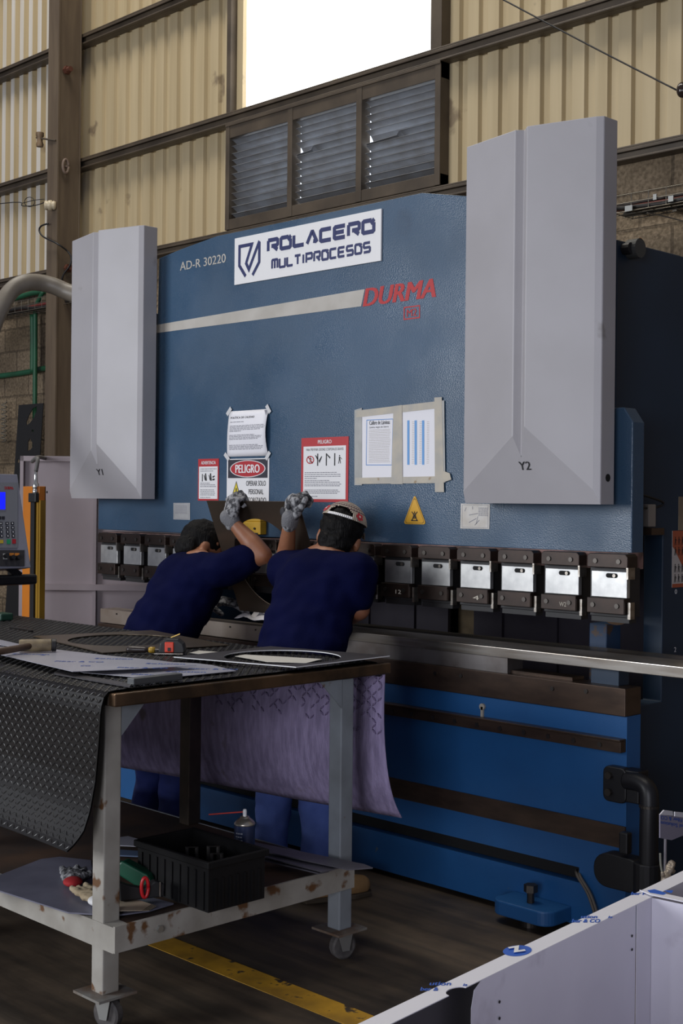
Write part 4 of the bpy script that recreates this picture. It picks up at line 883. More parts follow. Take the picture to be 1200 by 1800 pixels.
# ------------------------------------------------------------------ on the table
ZT = .9375
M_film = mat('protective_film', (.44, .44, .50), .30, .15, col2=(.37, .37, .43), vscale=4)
M_filmtxt = mat('film_blue', (.02, .09, .42), .5)
M_dplate = mat('dull_sheet_metal', (.085, .08, .085), .40, .6, col2=(.06, .055, .06), vscale=6)
M_bplate = mat('brown_sheet_metal', (.16, .125, .085), .34, .75, col2=(.11, .085, .06), vscale=3)
def zpt(px, py, z): p = at(px, py, Z=z); return (p.x, p.y)
def flat(name, pts, z, th, m, label, cat, group=None, holes=(), sidem=None):
    vs, fs = from_curves([pts] + list(holes), th); mb = MB(); mb.add([(x, y, z + th/2 + q) for x, y, q in vs], fs)
    o = mk(name, mb, [m] + ([sidem] if sidem else [])); 
    if sidem:
        for p in o.data.polygons: p.material_index = 0 if abs(p.normal.z) > .5 and p.normal.z > 0 else 1
    return tag(o, label, cat, group)
circ = lambda c, r, n=64: [(c[0] + r*cos(2*pi*k/n), c[1] + r*sin(2*pi*k/n)) for k in range(n)]
flat('sheet_plate', [(-4.31, 2.665), (-3.70, 2.555), (-3.62, 3.03), (-4.22, 3.14)], ZT, .003, M_bplate, 'brownish square sheet with a round hole, lying behind the mallet and tape measure', 'metal sheet', 'ring cut sheets on the table', [circ((-3.99, 2.845), .20)])
flat('sheet_plate', [(-3.407, 2.622), (-2.965, 2.745), (-2.984, 3.178), (-3.444, 3.067)], ZT + .008, .003, M_dplate, 'dark square sheet with a round hole and white edges at the table corner', 'metal sheet', 'ring cut sheets on the table', [circ((-3.190, 2.893), .188)], M_white)
M_scrapw = mat('paper_offcut', (.55, .53, .48), .7)
flat('paper_offcut', [zpt(412, 1155, ZT), zpt(430, 1152, ZT), zpt(500, 1156, ZT), zpt(566, 1160, ZT), zpt(538, 1167, ZT), zpt(470, 1165, ZT)], ZT + .002, .001, M_scrapw, 'white paper offcut seen through the hole of the dark sheet', 'paper')
flat('paper_offcut', [zpt(333, 1149, ZT), zpt(350, 1145, ZT), zpt(405, 1149, ZT), zpt(372, 1153, ZT)], ZT + .002, .001, M_scrapw, 'small white paper offcut right of the tape measure', 'paper')
fz = ZT + .006
fA = flat('film_sheet', [zpt(*p, fz + .012) for p in ((-60, 1133), (-5, 1149), (128, 1180), (240, 1175), (345, 1169), (275, 1160), (200, 1153), (96, 1141), (60, 1139))], fz + .010, .0015, M_film, 'upper film covered sheet under the mallet, printed in blue', 'metal sheet', 'film covered sheets on the table')
fB = flat('film_sheet', [zpt(*p, fz) for p in ((146, 1181), (274, 1192), (415, 1178), (372, 1168), (345, 1165), (200, 1158), (60, 1150))], fz - .003, .0015, M_film, 'lower film covered sheet reaching toward the dark holed sheet', 'metal sheet', 'film covered sheets on the table')
fC = flat('film_sheet', [zpt(*p, fz) for p in ((-40, 1116), (0, 1124), (40, 1133), (28, 1137), (-40, 1128))], fz - .002, .0015, M_film, 'narrow film covered sheet at the left edge behind the mallet', 'metal sheet', 'film covered sheets on the table')
def prints(o, pts, z, w_, h_, dirv, txts):
    d = V((*dirv, 0)).normalized(); e = V((-d.y, d.x, 0))
    for (px, py), t in zip(pts, txts): mb = MB(); put_text(mb, t, at(px, py, Z=z), d * w_ * len(t) / 10, e * h_, bold=.02); mk('film_print', mb, M_filmtxt, o)
prints(fA, [(20, 1150), (95, 1163), (165, 1158), (205, 1174), (70, 1152), (255, 1167), (140, 1171)], fz + .0118, .15, .022, (.75, .66), ['Solution', 'Fiber & CO', 'Solution', 'Fiber & CO', 'S', 'Solution', 'CO'])
prints(fB, [(230, 1186), (290, 1181), (330, 1176)], fz - .001, .15, .022, (.75, .66), ['Fiber & CO', 'Solution', 'Fiber & CO'])
flat('steel_strip', [zpt(*p, ZT) for p in ((95, 1186), (228, 1209), (232, 1204), (100, 1181))], ZT, .004, M_dplate, 'thin dark steel strip along the front edge below the film sheets', 'strip')
mb = MB(); a, b = at(229, 1205, Z=ZT), at(315, 1195, Z=ZT); mb.bar(a + V((0, 0, .011)), b + V((0, 0, .011)), .03, .018); tag(mk('steel_bar', mb, mat('zinc_bar', (.11, .115, .12), .45, .6), bevel=.002), 'grey steel bar lying on the mat at the near table corner', 'bar')
mb = MB(); a, b = at(18, 1104, Z=ZT), at(58, 1110, Z=ZT); mb.tube(smoothpath([a + V((0, 0, .004)), (a + b)/2 + V((0, 0, .004)), b + V((0, 0, .004)), b + V((.01, -.03, .004))]), .004, 6); tag(mk('hex_key', mb, M_bolt), 'black hex key lying on the mat at the far left of the table', 'tool')
mb = MB(); a = at(6, 1090, Z=ZT); mb.M = Mx.Translation(a); mb.box(-.05, .03, -.03, .03, 0, .03); tag(mk('green_box', mb, mat('dark_green', (.012, .05, .03), .5), bevel=.006), 'small dark green box at the far left end of the table', 'box')
# mallet
c = at(66, 1146, Z=fz + .012); c.z += .0215; ax = (RGT * .97 + FWD * .25).normalized()
ML = thing('mallet', 'worn mallet with barrel head lying on the film sheets', 'mallet', (c.x, c.y, fz + .012))
mb = MB(); mb.lathe(c - ax*.058, [(.002, 0), (.017, .0), (.0195, .004), (.0205, .05), (.0205, .06), (.0195, .100), (.018, .101)], 22, axis=ax); mk('head', mb, mat('worn_rawhide', (.26, .20, .11), .6, col2=(.13, .095, .055), vscale=30), ML, auto=40)
mb = MB(); mb.lathe(c + ax*.043, [(.018, 0), (.0205, .002), (.0205, .014), (.017, .016), (.002, .016)], 22, axis=ax); mk('head_face', mb, M_dark, ML, auto=40)
hd = (-FWD * .9 - RGT * .55).normalized(); hd = V((hd.x, hd.y, 0)).normalized()
mb = MB(); mb.tube([c + hd*.01 - ax*.012, c + hd*.08 - ax*.012 + V((0, 0, -.004)), c + hd*.24 - ax*.012 + V((0, 0, -.008))], [.010, .011, .013], 10); mk('handle', mb, mat('dark_wood', (.07, .038, .022), .6), ML, smooth=True)
# tape measure
c = at(301, 1150, Z=ZT)
TMs = thing('tape_measure', 'black tape measure with an orange red front', 'tape measure', tuple(c))
ax = RGT; f_ = (FWD * 1.0); f_.normalize()
def lb(o, mb, x0, x1, y0, y1, z0, z1): mb.prism([o + ax*x0 + f_*y0 + V((0, 0, z0)), o + ax*x1 + f_*y0 + V((0, 0, z0)), o + ax*x1 + f_*y1 + V((0, 0, z0)), o + ax*x0 + f_*y1 + V((0, 0, z0))], (0, 0, z1 - z0))
mb = MB(); o2 = c; mb.prism([o2 + ax*x + V((0, 0, z)) for x, z in [(-.042, 0), (.042, 0), (.046, .012), (.040, .036), (.022, .050), (-.018, .050), (-.040, .036), (-.044, .010)]], tuple(f_ * .045)); mk('body', mb, M_dark, TMs, bevel=.006)
mb = MB(); lb(o2, mb, -.022, .008, -.004, .002, .006, .040); mk('front_panel', mb, mat('orange_red', (.75, .05, .015), .4), TMs, bevel=.003)
mb = MB(); lb(o2, mb, -.012, -.002, -.006, .0, .010, .022); mk('lock_button', mb, M_dark, TMs, bevel=.001)
mb = MB(); mb.bar(o2 + ax*-.004 + f_*.02 + V((0, 0, .054)), o2 + ax*.026 + f_*.02 + V((0, 0, .066)), .014, .003); mk('belt_clip', mb, mat('brass', (.45, .30, .08), .35, .8), TMs)
mb = MB(); a = o2 - f_*.012; mb.bar(a - ax*.055 + V((0, 0, .003)), a + ax*.04 + V((0, 0, .003)), .012, .003); mk('blade', mb, M_steel, TMs)
# screwdriver
a, b = at(222, 1148, Z=ZT), at(280, 1149, Z=ZT); a.z += .012; b.z += .012
SD = thing('screwdriver', 'dark handled screwdriver with a yellow collar left of the tape measure', 'screwdriver', ((a.x+b.x)/2, (a.y+b.y)/2, ZT))
d = (b - a).normalized(); L_ = (b - a).length
mb = MB(); mb.tube([a + d*L_*t for t in (0, .08, .25, .55, .68)], [.006, .011, .0115, .010, .008], 10); mk('handle', mb, mat('handle_dark', (.03, .022, .02), .35), SD, smooth=True)
mb = MB(); mb.tube([a + d*L_*t for t in (.68, .74, .86)], [.0085, .011, .0105], 10); mk('collar', mb, mat('collar_yellow', (.42, .26, .03), .4), SD, smooth=True)
mb = MB(); mb.tube([a + d*L_*t for t in (.86, 1.25)], [.0035, .003], 8); mk('shaft', mb, M_steel, SD)
# ------------------------------------------------------------------ things on the lower shelf
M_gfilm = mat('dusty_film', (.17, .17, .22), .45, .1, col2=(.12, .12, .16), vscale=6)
SZT = SZ + .0045
def spt(px, py, z): return zpt(px, py, z)
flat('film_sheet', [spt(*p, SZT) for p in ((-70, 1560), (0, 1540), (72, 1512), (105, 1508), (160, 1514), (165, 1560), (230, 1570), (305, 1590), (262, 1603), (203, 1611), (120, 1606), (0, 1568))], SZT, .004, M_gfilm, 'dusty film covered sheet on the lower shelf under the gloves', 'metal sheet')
flat('film_sheet', [spt(*p, SZT) for p in ((203, 1475), (225, 1472), (245, 1478), (245, 1490), (203, 1488))], SZT + .002, .003, mat('clean_film', (.42, .42, .47), .4), 'small white film scrap on the shelf behind the crate corner', 'metal sheet')
flat('film_sheet', [spt(*p, SZT) for p in ((203, 1496), (245, 1499), (245, 1508), (203, 1506))], SZT + .002, .004, mat('pale_blue_film', (.10, .15, .25), .5), 'pale blue film scrap on the shelf beside the crate', 'metal sheet')
rnd = random.Random(7)
strips_ = [((456, 1484), (640, 1521), (655, 1527), (612, 1530), (456, 1497)), ((456, 1492), (600, 1526), (566, 1534), (456, 1506)), ((456, 1502), (578, 1533), (560, 1537), (456, 1512)), ((420, 1476), (585, 1511), (570, 1516), (400, 1482))]
for i, st in enumerate(strips_):
    z = SZT + .032 - .009 * i if i < 3 else SZT + .004
    flat('metal_offcut', [spt(*p, z) for p in st], z, .004 if i < 3 else .003, mat('offcut_grey', (.15, .145, .17), .42, .4, col2=(.10, .095, .115), vscale=8), ['topmost grey metal offcut, its tip passing the far table leg', 'second grey metal offcut of the stack by the far table leg', 'third grey metal offcut near the shelf, under two others', 'long grey offcut behind the spray can'][i], 'metal sheet', 'offcuts on the lower shelf')
mb = MB(); 
for x, y in ((-3.22, 2.80), (-2.99, 2.86)): mb.box(x - .02, x + .02, y - .04, y + .04, SZT - .004, SZT + .013)
# crate
CX0, CX1, CY0, CY1, CZ0, CZ1 = -3.222, -2.892, 2.355, 2.562, .3025, .443
CR = thing('crate', 'black plastic crate overhanging the near end of the lower shelf', 'crate', ((CX0+CX1)/2, (CY0+CY1)/2, CZ0))
M_crate = mat('crate_black', (.0055, .0055, .006), .55, 0, col2=(.009, .0085, .009), vscale=9, spec=.25)
mb = MB(); t = .005
for a in ((CX0, CX1, CY0, CY0 + t), (CX0, CX1, CY1 - t, CY1), (CX0, CX0 + t, CY0 + t, CY1 - t), (CX1 - t, CX1, CY0 + t, CY1 - t)): mb.box(*a, CZ0, CZ1)
mb.box(CX0 + t, CX1 - t, CY0 + t, CY1 - t, CZ0, CZ0 + t)
for i in range(7): x = CX1; y = CY0 + .02 + i*.027; mb.box(x, x + .004, y, y + .006, CZ0 + .005, CZ1 - .05)
for i in range(9): x = CX0 + .02 + i*.036; mb.box(x, x + .005, CY0 - .004, CY0, CZ0 + .005, CZ1 - .03)
mk('body', mb, M_crate, CR)
mb = MB(); r_ = .010
for a in ((CX0 - r_, CX1 + r_, CY0 - r_, CY0 + .003), (CX0 - r_, CX1 + r_, CY1 - .003, CY1 + r_), (CX0 - r_, CX0 + .003, CY0, CY1), (CX1 - .003, CX1 + r_, CY0, CY1)): mb.box(*a, CZ1 - .018, CZ1 + .002)
mk('rim', mb, M_crate, CR, bevel=.003)
for i, (x, y, h, r_) in enumerate(((-3.06, 2.49, .13, .006), (-3.02, 2.47, .12, .006), (-2.98, 2.50, .11, .006), (-3.11, 2.45, .125, .006))):
    mb = MB(); mb.tube([(x, y, CZ0 + .007), (x, y, CZ0 + h), (x + .02, y + .02, CZ0 + h), (x + .02, y + .02, CZ0 + .03)], r_, 8); tag(mk('bent_rod', mb, mat('rod_dull', (.07, .065, .06), .5, .6)), 'bent dull metal rod standing in the black crate', 'rod', 'bent rods in the crate')
# spray can
c = V((-3.166, 2.72, SZT + .0005))
CN = thing('spray_can', 'spray can with white nozzle and red straw behind the crate', 'spray can', tuple(c))
mb = MB(); mb.lathe(c, [(.028, 0), (.0325, .003), (.0325, .138)], 28); mk('body', mb, mat('can_navy', (.03, .045, .11), .35, .2), CN, auto=35)
mb = MB(); mb.lathe(c, [(.0325, .138), (.0335, .141), (.0325, .144), (.026, .152), (.018, .158), (.014, .160), (.014, .164), (.002, .164)], 28); mk('dome', mb, mat('can_steel', (.55, .50, .42), .3, .85), CN, smooth=True)
mb = MB(); mb.lathe(c, [(.006, .164), (.0065, .18), (.005, .186), (.001, .187)], 14); mk('nozzle', mb, M_white, CN, auto=40)
mb = MB(); a = c + V((0, 0, .178)); mb.cyl(a, a - RGT*.112 + V((0, 0, -.010)) , .0022, 8); mk('straw', mb, mat('straw_red', (.50, .03, .015), .45), CN)
vd = -FWD
mb = MB(); 
for k in range(9): 
    for j in range(5):
        an = -.9 + .26*j + (.0 if k % 2 else .05); 
        if j > 2 and k > 5: continue
        p = [c + (vd*cos(an + q) + RGT*sin(an + q))*.0328 + V((0, 0, .03 + .0105*k + w2)) for q, w2 in ((0, 0), (.2, 0), (.2, .004), (0, .004))]; mb.add(p, [(0, 1, 2, 3)])
mk('label_print', mb, mat('can_print', (.40, .42, .48), .5), CN)
# gloves and small things on the shelf
M_gg = mat('glove_grey', (.30, .30, .31), .9, 0, col2=(.04, .04, .045), vscale=55, bump=.4, bscale=150, lo=.42, hi=.58)
M_gd = mat('glove_dark_palm', (.025, .025, .03), .7)
def glove_lying(name, c, ang, m, mc, label, s=1.0):
    G_ = thing(name, label, 'glove', c, 'gloves on the lower shelf'); b = MB(); d = V((cos(ang), sin(ang), 0)); e = V((-d.y, d.x, 0)); c = V(c)
    b.ball(c + d*.04 + V((0, 0, .016)), (.045*s, .038*s, .016), M=Mx((d, e, (0, 0, 1))).transposed())
    for k, (o, l) in enumerate(((-.028, .055), (-.010, .068), (.009, .066), (.027, .052))): b.cone(c + d*.075 + e*o*s + V((0, 0, .016)), .0115*s, c + d*(.075 + l) + e*o*1.25*s + V((0, 0, .011 + .006*(k % 2))), .009*s)
    b.cone(c + d*.03 - e*.03*s + V((0, 0, .015)), .0125*s, c + d*.07 - e*.062*s + V((0, 0, .018)), .009*s)
    union(b, 'glove', m, G_, .004, 4, .003, 60)
    b = MB(); b.ball(c - d*.012 + V((0, 0, .014)), (.036*s, .030*s, .0135), M=Mx((d, e, (0, 0, 1))).transposed()); union(b, 'cuff', mc, G_, .004, 3)
    return G_
zg = SZT + .006
p = spt(128, 1556, zg); glove_lying('work_glove', (p[0], p[1], zg), 2.55, M_gg, mat('cuff_red', (.35, .012, .015), .8), 'grey work glove with a red cuff on the left of the lower shelf')
p = spt(170, 1590, zg); glove_lying('work_glove', (p[0], p[1], zg), 2.85, mat('glove_cream', (.42, .34, .22), .9, col2=(.30, .23, .14), vscale=20), mat('cuff_white', (.70, .69, .68), .9), 'cream work glove with a white knit cuff behind the near table leg')
NB = []
for k in range(4):
    o = flat('paper_sheet', [spt(*p, SZT + .006 + .003*k) for p in ((196 + 2*k, 1602), (262 - 4*k, 1601), (275 - 3*k, 1593 - k), (240, 1582), (200, 1580))], SZT + .006 + .003*k, .0015, mat('paper_tan', (.40, .33, .24), .8, col2=(.28, .22, .15), vscale=8), 'tan paper sheet in the small stack under the black tool', 'paper', 'tan papers on the lower shelf')
a = V((-3.185, 2.335, SZT + .05)); 
GB = thing('hand_brush', 'dark green hand tool body lying beside the crate', 'tool', (a.x, a.y, SZT))
d = (RGT * .9 - FWD * .35 + V((0, 0, -.35))).normalized(); e = d.cross(UP).normalized(); f_ = e.cross(d)
mb = MB(); pr = [(-.085, -.02), (-.06, .022), (.03, .022), (.055, .006), (.055, -.02), (.035, -.028)]
mb.prism([a + d*x + f_*y - e*.022 for x, y in pr], tuple(e*.044)); mk('body', mb, mat('bottle_green', (.008, .085, .045), .42), GB, bevel=.006)
mb = MB(); mb.prism([a + d*x + f_*y - e*.018 for x, y in [(-.055, -.022), (-.10, -.045), (-.14, -.045), (-.10, .0), (-.06, .012)]], tuple(e*.036)); mk('handle', mb, mat('handle_green', (.006, .06, .035), .5), GB, bevel=.005)
b_ = V((-3.075, 2.25, SZT + .019))
BT = thing('hand_clamp', 'black hand clamp with a red jaw grip in front of the crate', 'tool', (b_.x, b_.y, SZT + .019))
mb = MB(); d = (RGT*.92 + FWD*.4).normalized(); e = V((-d.y, d.x, 0))
mb.prism([b_ + d*x + V((0, 0, z)) for x, z in [(-.05, 0), (.075, 0), (.078, .035), (.05, .048), (.02, .03), (-.02, .04), (-.055, .055)]], tuple(e*.03)); mk('body', mb, M_dark, BT, bevel=.004)
mb = MB(); c2 = b_ + d*.018 - e*.004 + V((0, 0, .034)); mb.tube([c2 + V((0, 0, .028*sin(t*2*pi/16))) + d*.010*cos(t*2*pi/16) for t in range(17)], .0052, 8); mk('red_grip', mb, mat('grip_red', (.50, .01, .015), .35), BT, smooth=True)
mb = MB(); mb.cyl(b_ + d*.062 - e*.004 + V((0, 0, .004)), b_ + d*.062 - e*.004 + V((0, 0, .045)), .003, 8); mk('pin', mb, M_steel, BT)
# ------------------------------------------------------------------ film covered steel box in the foreground
ZB_ = .66
SB = thing('steel_box', 'large open steel box in pale protective film at the lower right corner', 'box', (-1.2, 1.9, 0))
M_box = mat('film_on_steel', (.72, .70, .78), .34, .1, col2=(.62, .60, .68), vscale=2.5, spots=((.50, .47, .54), 3.2, .64))
M_flange = mat('white_film', (.76, .75, .80), .42)
o0, o1 = at(630, 1800, Z=ZB_), at(1200, 1531, Z=ZB_); dl = (o1 - o0).normalized(); nl = V((dl.y, -dl.x, 0))   # nl points into the box
i0 = at(1016, 1640, Z=ZB_); fw_ = (i0 - o0).dot(nl)
S0, S1 = -.35, (o1 - o0).length + .30
bp = lambda s, n, z: o0 + dl*s + nl*n + V((0, 0, z - ZB_))
sn0, sn1 = [(at(px, py, Z=ZB_) - o0).dot(dl) for px, py in ((770, 1745), (815, 1735))]
nt_ = at(775, 1734, Z=ZB_); nd = (nt_ - o0).dot(nl)
mid = (sn0 + sn1)/2; hw = (sn1 - sn0)/2
loop = [(S0, 0), (S1, 0), (S1, fw_)] + [(mid + hw*cos(t*pi/10), fw_ - fw_*.42*sin(t*pi/10)) for t in range(11)] + [(S0, fw_)]
vs, fs = from_curves([loop], .0015); mb = MB(); mb.add([bp(a, b, ZB_ + c) for a, b, c in vs], fs); fl = mk('flange', mb, M_flange, SB)
ss = (at(1123, 1591, Z=ZB_) - o0).dot(dl); sc_ = (at(1149, 1578, Z=ZB_) - o0).dot(dl)
mb = MB(); 
def wallp(mb, s0, s1, n0, n1, z0, z1): mb.prism([bp(s0, n0, z0), bp(s1, n0, z0), bp(s1, n1, z0), bp(s0, n1, z0)], (0, 0, z1 - z0))
mb = MB(); cut = sn1 + .018  # side panel cut away where a dark reflection lies
pr = [(cut, .02), (ss - .0025, .02), (ss - .0025, ZB_ - .001), (cut + .03, ZB_ - .001), (cut + .008, ZB_ - .012), (cut, ZB_ - .04)]
mb.prism([bp(s, fw_ - .002, z) for s, z in pr], tuple(nl*.0015)); mk('side_panel', mb, M_box, SB)
mb = MB(); wallp(mb, ss + .0025, S1, fw_ - .002, fw_ - .0005, .02, ZB_ - .001); mk('side_panel', mb, M_box, SB)
mb = MB(); wallp(mb, S0, cut + .10, fw_ - .035, fw_ - .033, .02, ZB_ - .002); mk('reflection_panel', mb, mat('dark_reflection', (.05, .047, .055), .4, .3), SB)  # dark plate added to stand in for a reflection in the steel
mb = MB(); wallp(mb, ss - .004, ss + .004, fw_ - .012, fw_ - .006, .02, ZB_ - .002); mk('seam', mb, mat('seam_purple', (.03, .01, .05), .5), SB)
wc = .7
mb = MB(); wallp(mb, sc_, sc_ + .0015, fw_, fw_ + wc, .02, ZB_ - .001); mk('cross_panel', mb, M_box, SB)
c0 = at(1127, 1563, Z=ZB_); n0 = .004
mb = MB(); mb.prism([bp(sc_ - .002, fw_ - .002, ZB_ + .004), bp(sc_ - .002, fw_ + wc, ZB_ + .004), bp(sc_ + .022, fw_ + wc, ZB_ + .004), bp(sc_ + .022, fw_ - .004, ZB_ + .004), bp(sc_ + .012, n0, ZB_ + .004)], (0, 0, .002)); cf = mk('cross_flange', mb, M_flange, SB)
mb = MB(); wallp(mb, S0, S1, fw_ + wc, fw_ + wc + .0015, .02, ZB_); mk('far_panel', mb, M_box, SB)
mb = MB(); wallp(mb, S0, S0 + .0015, fw_, fw_ + wc, .02, ZB_); mk('end_panel', mb, M_box, SB)
mb = MB(); wallp(mb, S0, S1, fw_ - .03, fw_ + wc, .0, .02); mk('bottom_panel', mb, M_box, SB)
M_blueink = mat('film_ink', (.015, .10, .50), .5)
def fprint(name, px, py, txt, wpx, hpx, par, z=ZB_ + .0012):
    a = at(px, py, Z=z); b = at(px + wpx, py, Z=z); u = b - a; v = at(px + 2, py - hpx, Z=z) - a; mb = MB(); put_text(mb, txt, a, u, v, bold=.03); mk(name, mb, M_blueink, par)
fprint('film_print', 754, 1732, 'ution', 38, 6, fl); fprint('film_print', 738, 1741.5, 'ber &', 32, 6, fl)
fprint('film_print', 1020, 1614, 'ution', 29, 5, fl); fprint('film_print', 1004, 1621.5, 'ber & CO', 50, 6, fl)
fprint('film_print', 1108, 1573, 'ber F', 26, 5, fl); fprint('film_print', 813, 1733, 'la', 8, 4, fl); fprint('film_print', 1068, 1614, 'la', 8, 4, fl)
lc_ = at(909, 1671, Z=ZB_ + .0012); rx = (at(934, 1668, Z=ZB_ + .0012) - lc_); ry = (at(905, 1662, Z=ZB_ + .0012) - lc_)
mb = MB(); mb.add([lc_ + rx*cos(2*pi*k/28) + ry*sin(2*pi*k/28) for k in range(28)], [tuple(range(28))]); lg_ = mk('film_logo', mb, M_blueink, fl)
mb = MB(); stroke(mb, [(-.55, .45), (.05, .55), (-.15, -.35), (.5, -.3)], .3, lambda a, b: lc_ + rx*a + ry*b + V((0, 0, .0022))); mk('logo_mark', mb, M_white, lg_)
mb = MB(); zc_ = ZB_ + .0064
for pl in (((1137, 1565), (1150, 1563), (1172, 1570), (1165, 1573), (1142, 1569)), ((1166, 1565), (1183, 1565), (1180, 1570), (1172, 1568))): mb.add([at(*q, Z=zc_) for q in pl], [tuple(range(len(pl)))])
mk('film_arrow', mb, M_blueink, cf)
for px, py in ((877, 1761), (877, 1790), (1110, 1645), (1110, 1669)):
    d = at(px, py, X=-1.4) - EYE; pz = (bp(0, fw_, ZB_) - EYE).dot(nl) / d.dot(nl); c = EYE + d*pz; mb = MB(); mb.cyl(c + nl*.0006, c + nl*.0012, .0028, 8); mk('rivet_hole', mb, M_hole, SB)
# film covered part on a rod stand, far right
XF = -2.2
FS = thing('film_bracket', 'film covered sheet metal part on a thin rod at the right edge', 'metal part', (XF, 3.63, 0))
f = lambda px, py, dx=0: at(px, py, X=XF + dx)
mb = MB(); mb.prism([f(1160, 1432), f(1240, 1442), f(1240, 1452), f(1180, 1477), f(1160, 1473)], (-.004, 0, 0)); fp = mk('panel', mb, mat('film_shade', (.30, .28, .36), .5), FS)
mb = MB(); mb.prism([f(1160, 1432), f(1167, 1424), f(1182, 1426), f(1183, 1434)], (-.004, 0, 0)); mb.prism([f(1186, 1435), f(1186, 1427), f(1240, 1432), f(1240, 1442)], (-.004, 0, 0)); mk('folded_lip', mb, M_flange, FS)
mb = MB(); XI = XF + .0008
def rtxt(s, px0, py0, px1, py1, h):   # upside-down print
    a = at(px1, py1, X=XI); b = at(px0, py0, X=XI); v = at(px1, py1 + h, X=XI) - a; put_text(mb, s, a, b - a, v, bold=.02)
rtxt('R Fiber & CO', 1161, 1433.5, 1205, 1440, 6.5); mk('film_print', mb, M_blueink, fp); mb = MB(); rtxt('acel Solution', 1161, 1443, 1207, 1450.5, 6.5); mk('film_print', mb, M_blueink, fp)
mb = MB(); a = f(1174, 1474); mb.cyl((a.x - .01, a.y, 0), (a.x - .01, a.y, a.z + .02), .0045, 10); mb.cyl((a.x - .01, a.y, 0), (a.x - .01, a.y, .012), .06, 20); mk('rod', mb, mat('rod_grey', (.40, .38, .42), .4, .6), FS)
b = MB(); q0 = at(1181, 1517, X=XF + .01); q1 = at(1176, 1530, X=XF + .015); q2 = at(1168, 1546, X=XF + .02); b.cone(q0, .011, q1, .013); b.cone(q1, .011, q2, .014); b.cone(at(1163, 1534, X=XF + .02), .006, q2, .009); b.cone(q1, .012, at(1184, 1532, X=XF + .01), .006)
union(b, 'wrapped_tape', mat('tape_silver', (.45, .38, .30), .38, .35), FS, .003, 2, .004, 90)
mb = MB(); mb.tube(smoothpath([tuple(at(1160, 1500, X=XF)), tuple(at(1161, 1520, X=XF + .01)), tuple(at(1164, 1536, X=XF + .02)), tuple(at(1167, 1547, X=XF + .02))]), .0035, 8); mk('wire', mb, mat('wire_grey', (.2, .2, .17), .5), FS, smooth=True)
# ------------------------------------------------------------------ services on the back wall
M_green = mat('conduit_green', (.012, .10, .045), .5, 0, col2=(.012, .07, .03), vscale=5)
M_galv = mat('galvanised', (.16, .14, .11), .45, .6)
def pipe(label, pts, r, m, name='conduit', cat='pipe', group=None): mb = MB(); mb.tube(smoothpath(pts, 5), r, 10); return tag(mk(name, mb, m, smooth=True), label, cat, group)
YW = 6.165
def w_(px, py, y=YW): return tuple(at(px, py, Y=y))
pipe('green conduit pipe dropping from the left cable tray to the horizontal run', [w_(57, 553), w_(57.5, 600), w_(57, 655)], .022, M_green)
pipe('green conduit pipe running down the block wall behind the black plate', [w_(62, 548), (w_(62, 600)), (w_(62, 600)[0] + .005, YW, 1.9), (w_(62, 600)[0] + .005, YW, 1.0)], .020, M_green)
pipe('green conduit pipe running level across the block wall behind the column', [(-12.5, 6.24, 2.55), w_(0, 661, 6.24), w_(60, 652, 6.24), w_(76, 648, 6.24), (-9.31, 6.24, 2.56)], .024, M_green)
pipe('blue pipe end continuing the level green conduit right of the column', [(-9.30, 6.24, 2.56), w_(124, 643, 6.24), (-9.0, 6.24, 2.56)], .022, mat('pipe_blue', (.02, .06, .35), .5))
pipe('slanted green conduit pipe above the left cable tray', [w_(18, 528, 6.18), w_(55, 516, 6.18), w_(95, 509, 6.18), (-9.0, 6.19, 3.24)], .022, M_green)
pipe('short green conduit elbow rising out of the left cable tray', [w_(62, 545, 6.16), w_(66, 532, 6.16), w_(76, 512, 6.16)], .018, M_green)
def tray(label, x0, x1, z, seed):
    T_ = thing('cable_tray', label, 'cable tray', ((x0+x1)/2, 6.12, z)); r = random.Random(seed); mb = MB()
    for y, zz in ((6.02, z + .09), (6.02, z + .045), (6.02, z), (6.08, z), (6.14, z), (6.20, z), (6.20, z + .05), (6.20, z + .09)): mb.cyl((x0, y, zz), (x1, y, zz), .0028, 6)
    x = x0 + .02
    while x < x1: mb.tube([(x, 6.02, z + .09), (x, 6.02, z), (x, 6.20, z), (x, 6.20, z + .09)], .0028, 6); x += .105
    x = x0 + .3
    while x < x1: mb.box(x, x + .025, 6.14, 6.262, z - .012, z - .002); x += 1.1
    mk('basket', mb, M_galv, T_)
    cols = [(.018, .015, .013), (.14, .02, .015), (.03, .022, .018), (.10, .08, .06), (.02, .035, .02), (.12, .015, .012), (.05, .04, .03), (.012, .012, .012)]
    for k in range(9):
        pts = []; x = x0
        while x <= x1 + .01: pts.append((x, 6.045 + .018*k + r.uniform(-.008, .008), z + .012 + r.uniform(0, .022) + .012*(k % 3))); x += .3
        mb = MB(); mb.tube(smoothpath(pts, 4), .013, 6); mk('cable', mb, mat('cable_%d' % (k % 8), cols[k % 8], .5), T_, smooth=True)
    return T_
T1 = tray('wire basket cable tray full of cables on the block wall left of the press', -12.4, -8.6, 3.03, 1)
T2 = tray('wire basket cable tray with red cable, right of the right cylinder cover', -4.07, -1.5, 2.995, 2)
for px, py, wq_ in ((1105, 366, .045), (1151, 346, .02), (1179, 349, .03)):
    c = at(px, py, Y=6.012); mb = MB(); mb.box(c.x - wq_/2, c.x + wq_/2, 6.008, 6.014, c.z - .016, c.z + .014); mk('splice_plate', mb, mat('zinc_bright', (.33, .33, .31), .4, .6), T2)
mb = MB(); mb.tube(smoothpath([(-3.9, 6.1, 2.99), (-3.8, 6.2, 2.96), (-3.72, 6.24, 2.92), (-3.65, 6.25, 2.84), (-3.6, 6.25, 2.7)]), .004, 6); mk('cable', mb, mat('cable_3', (0, 0, 0)), T2, smooth=True)
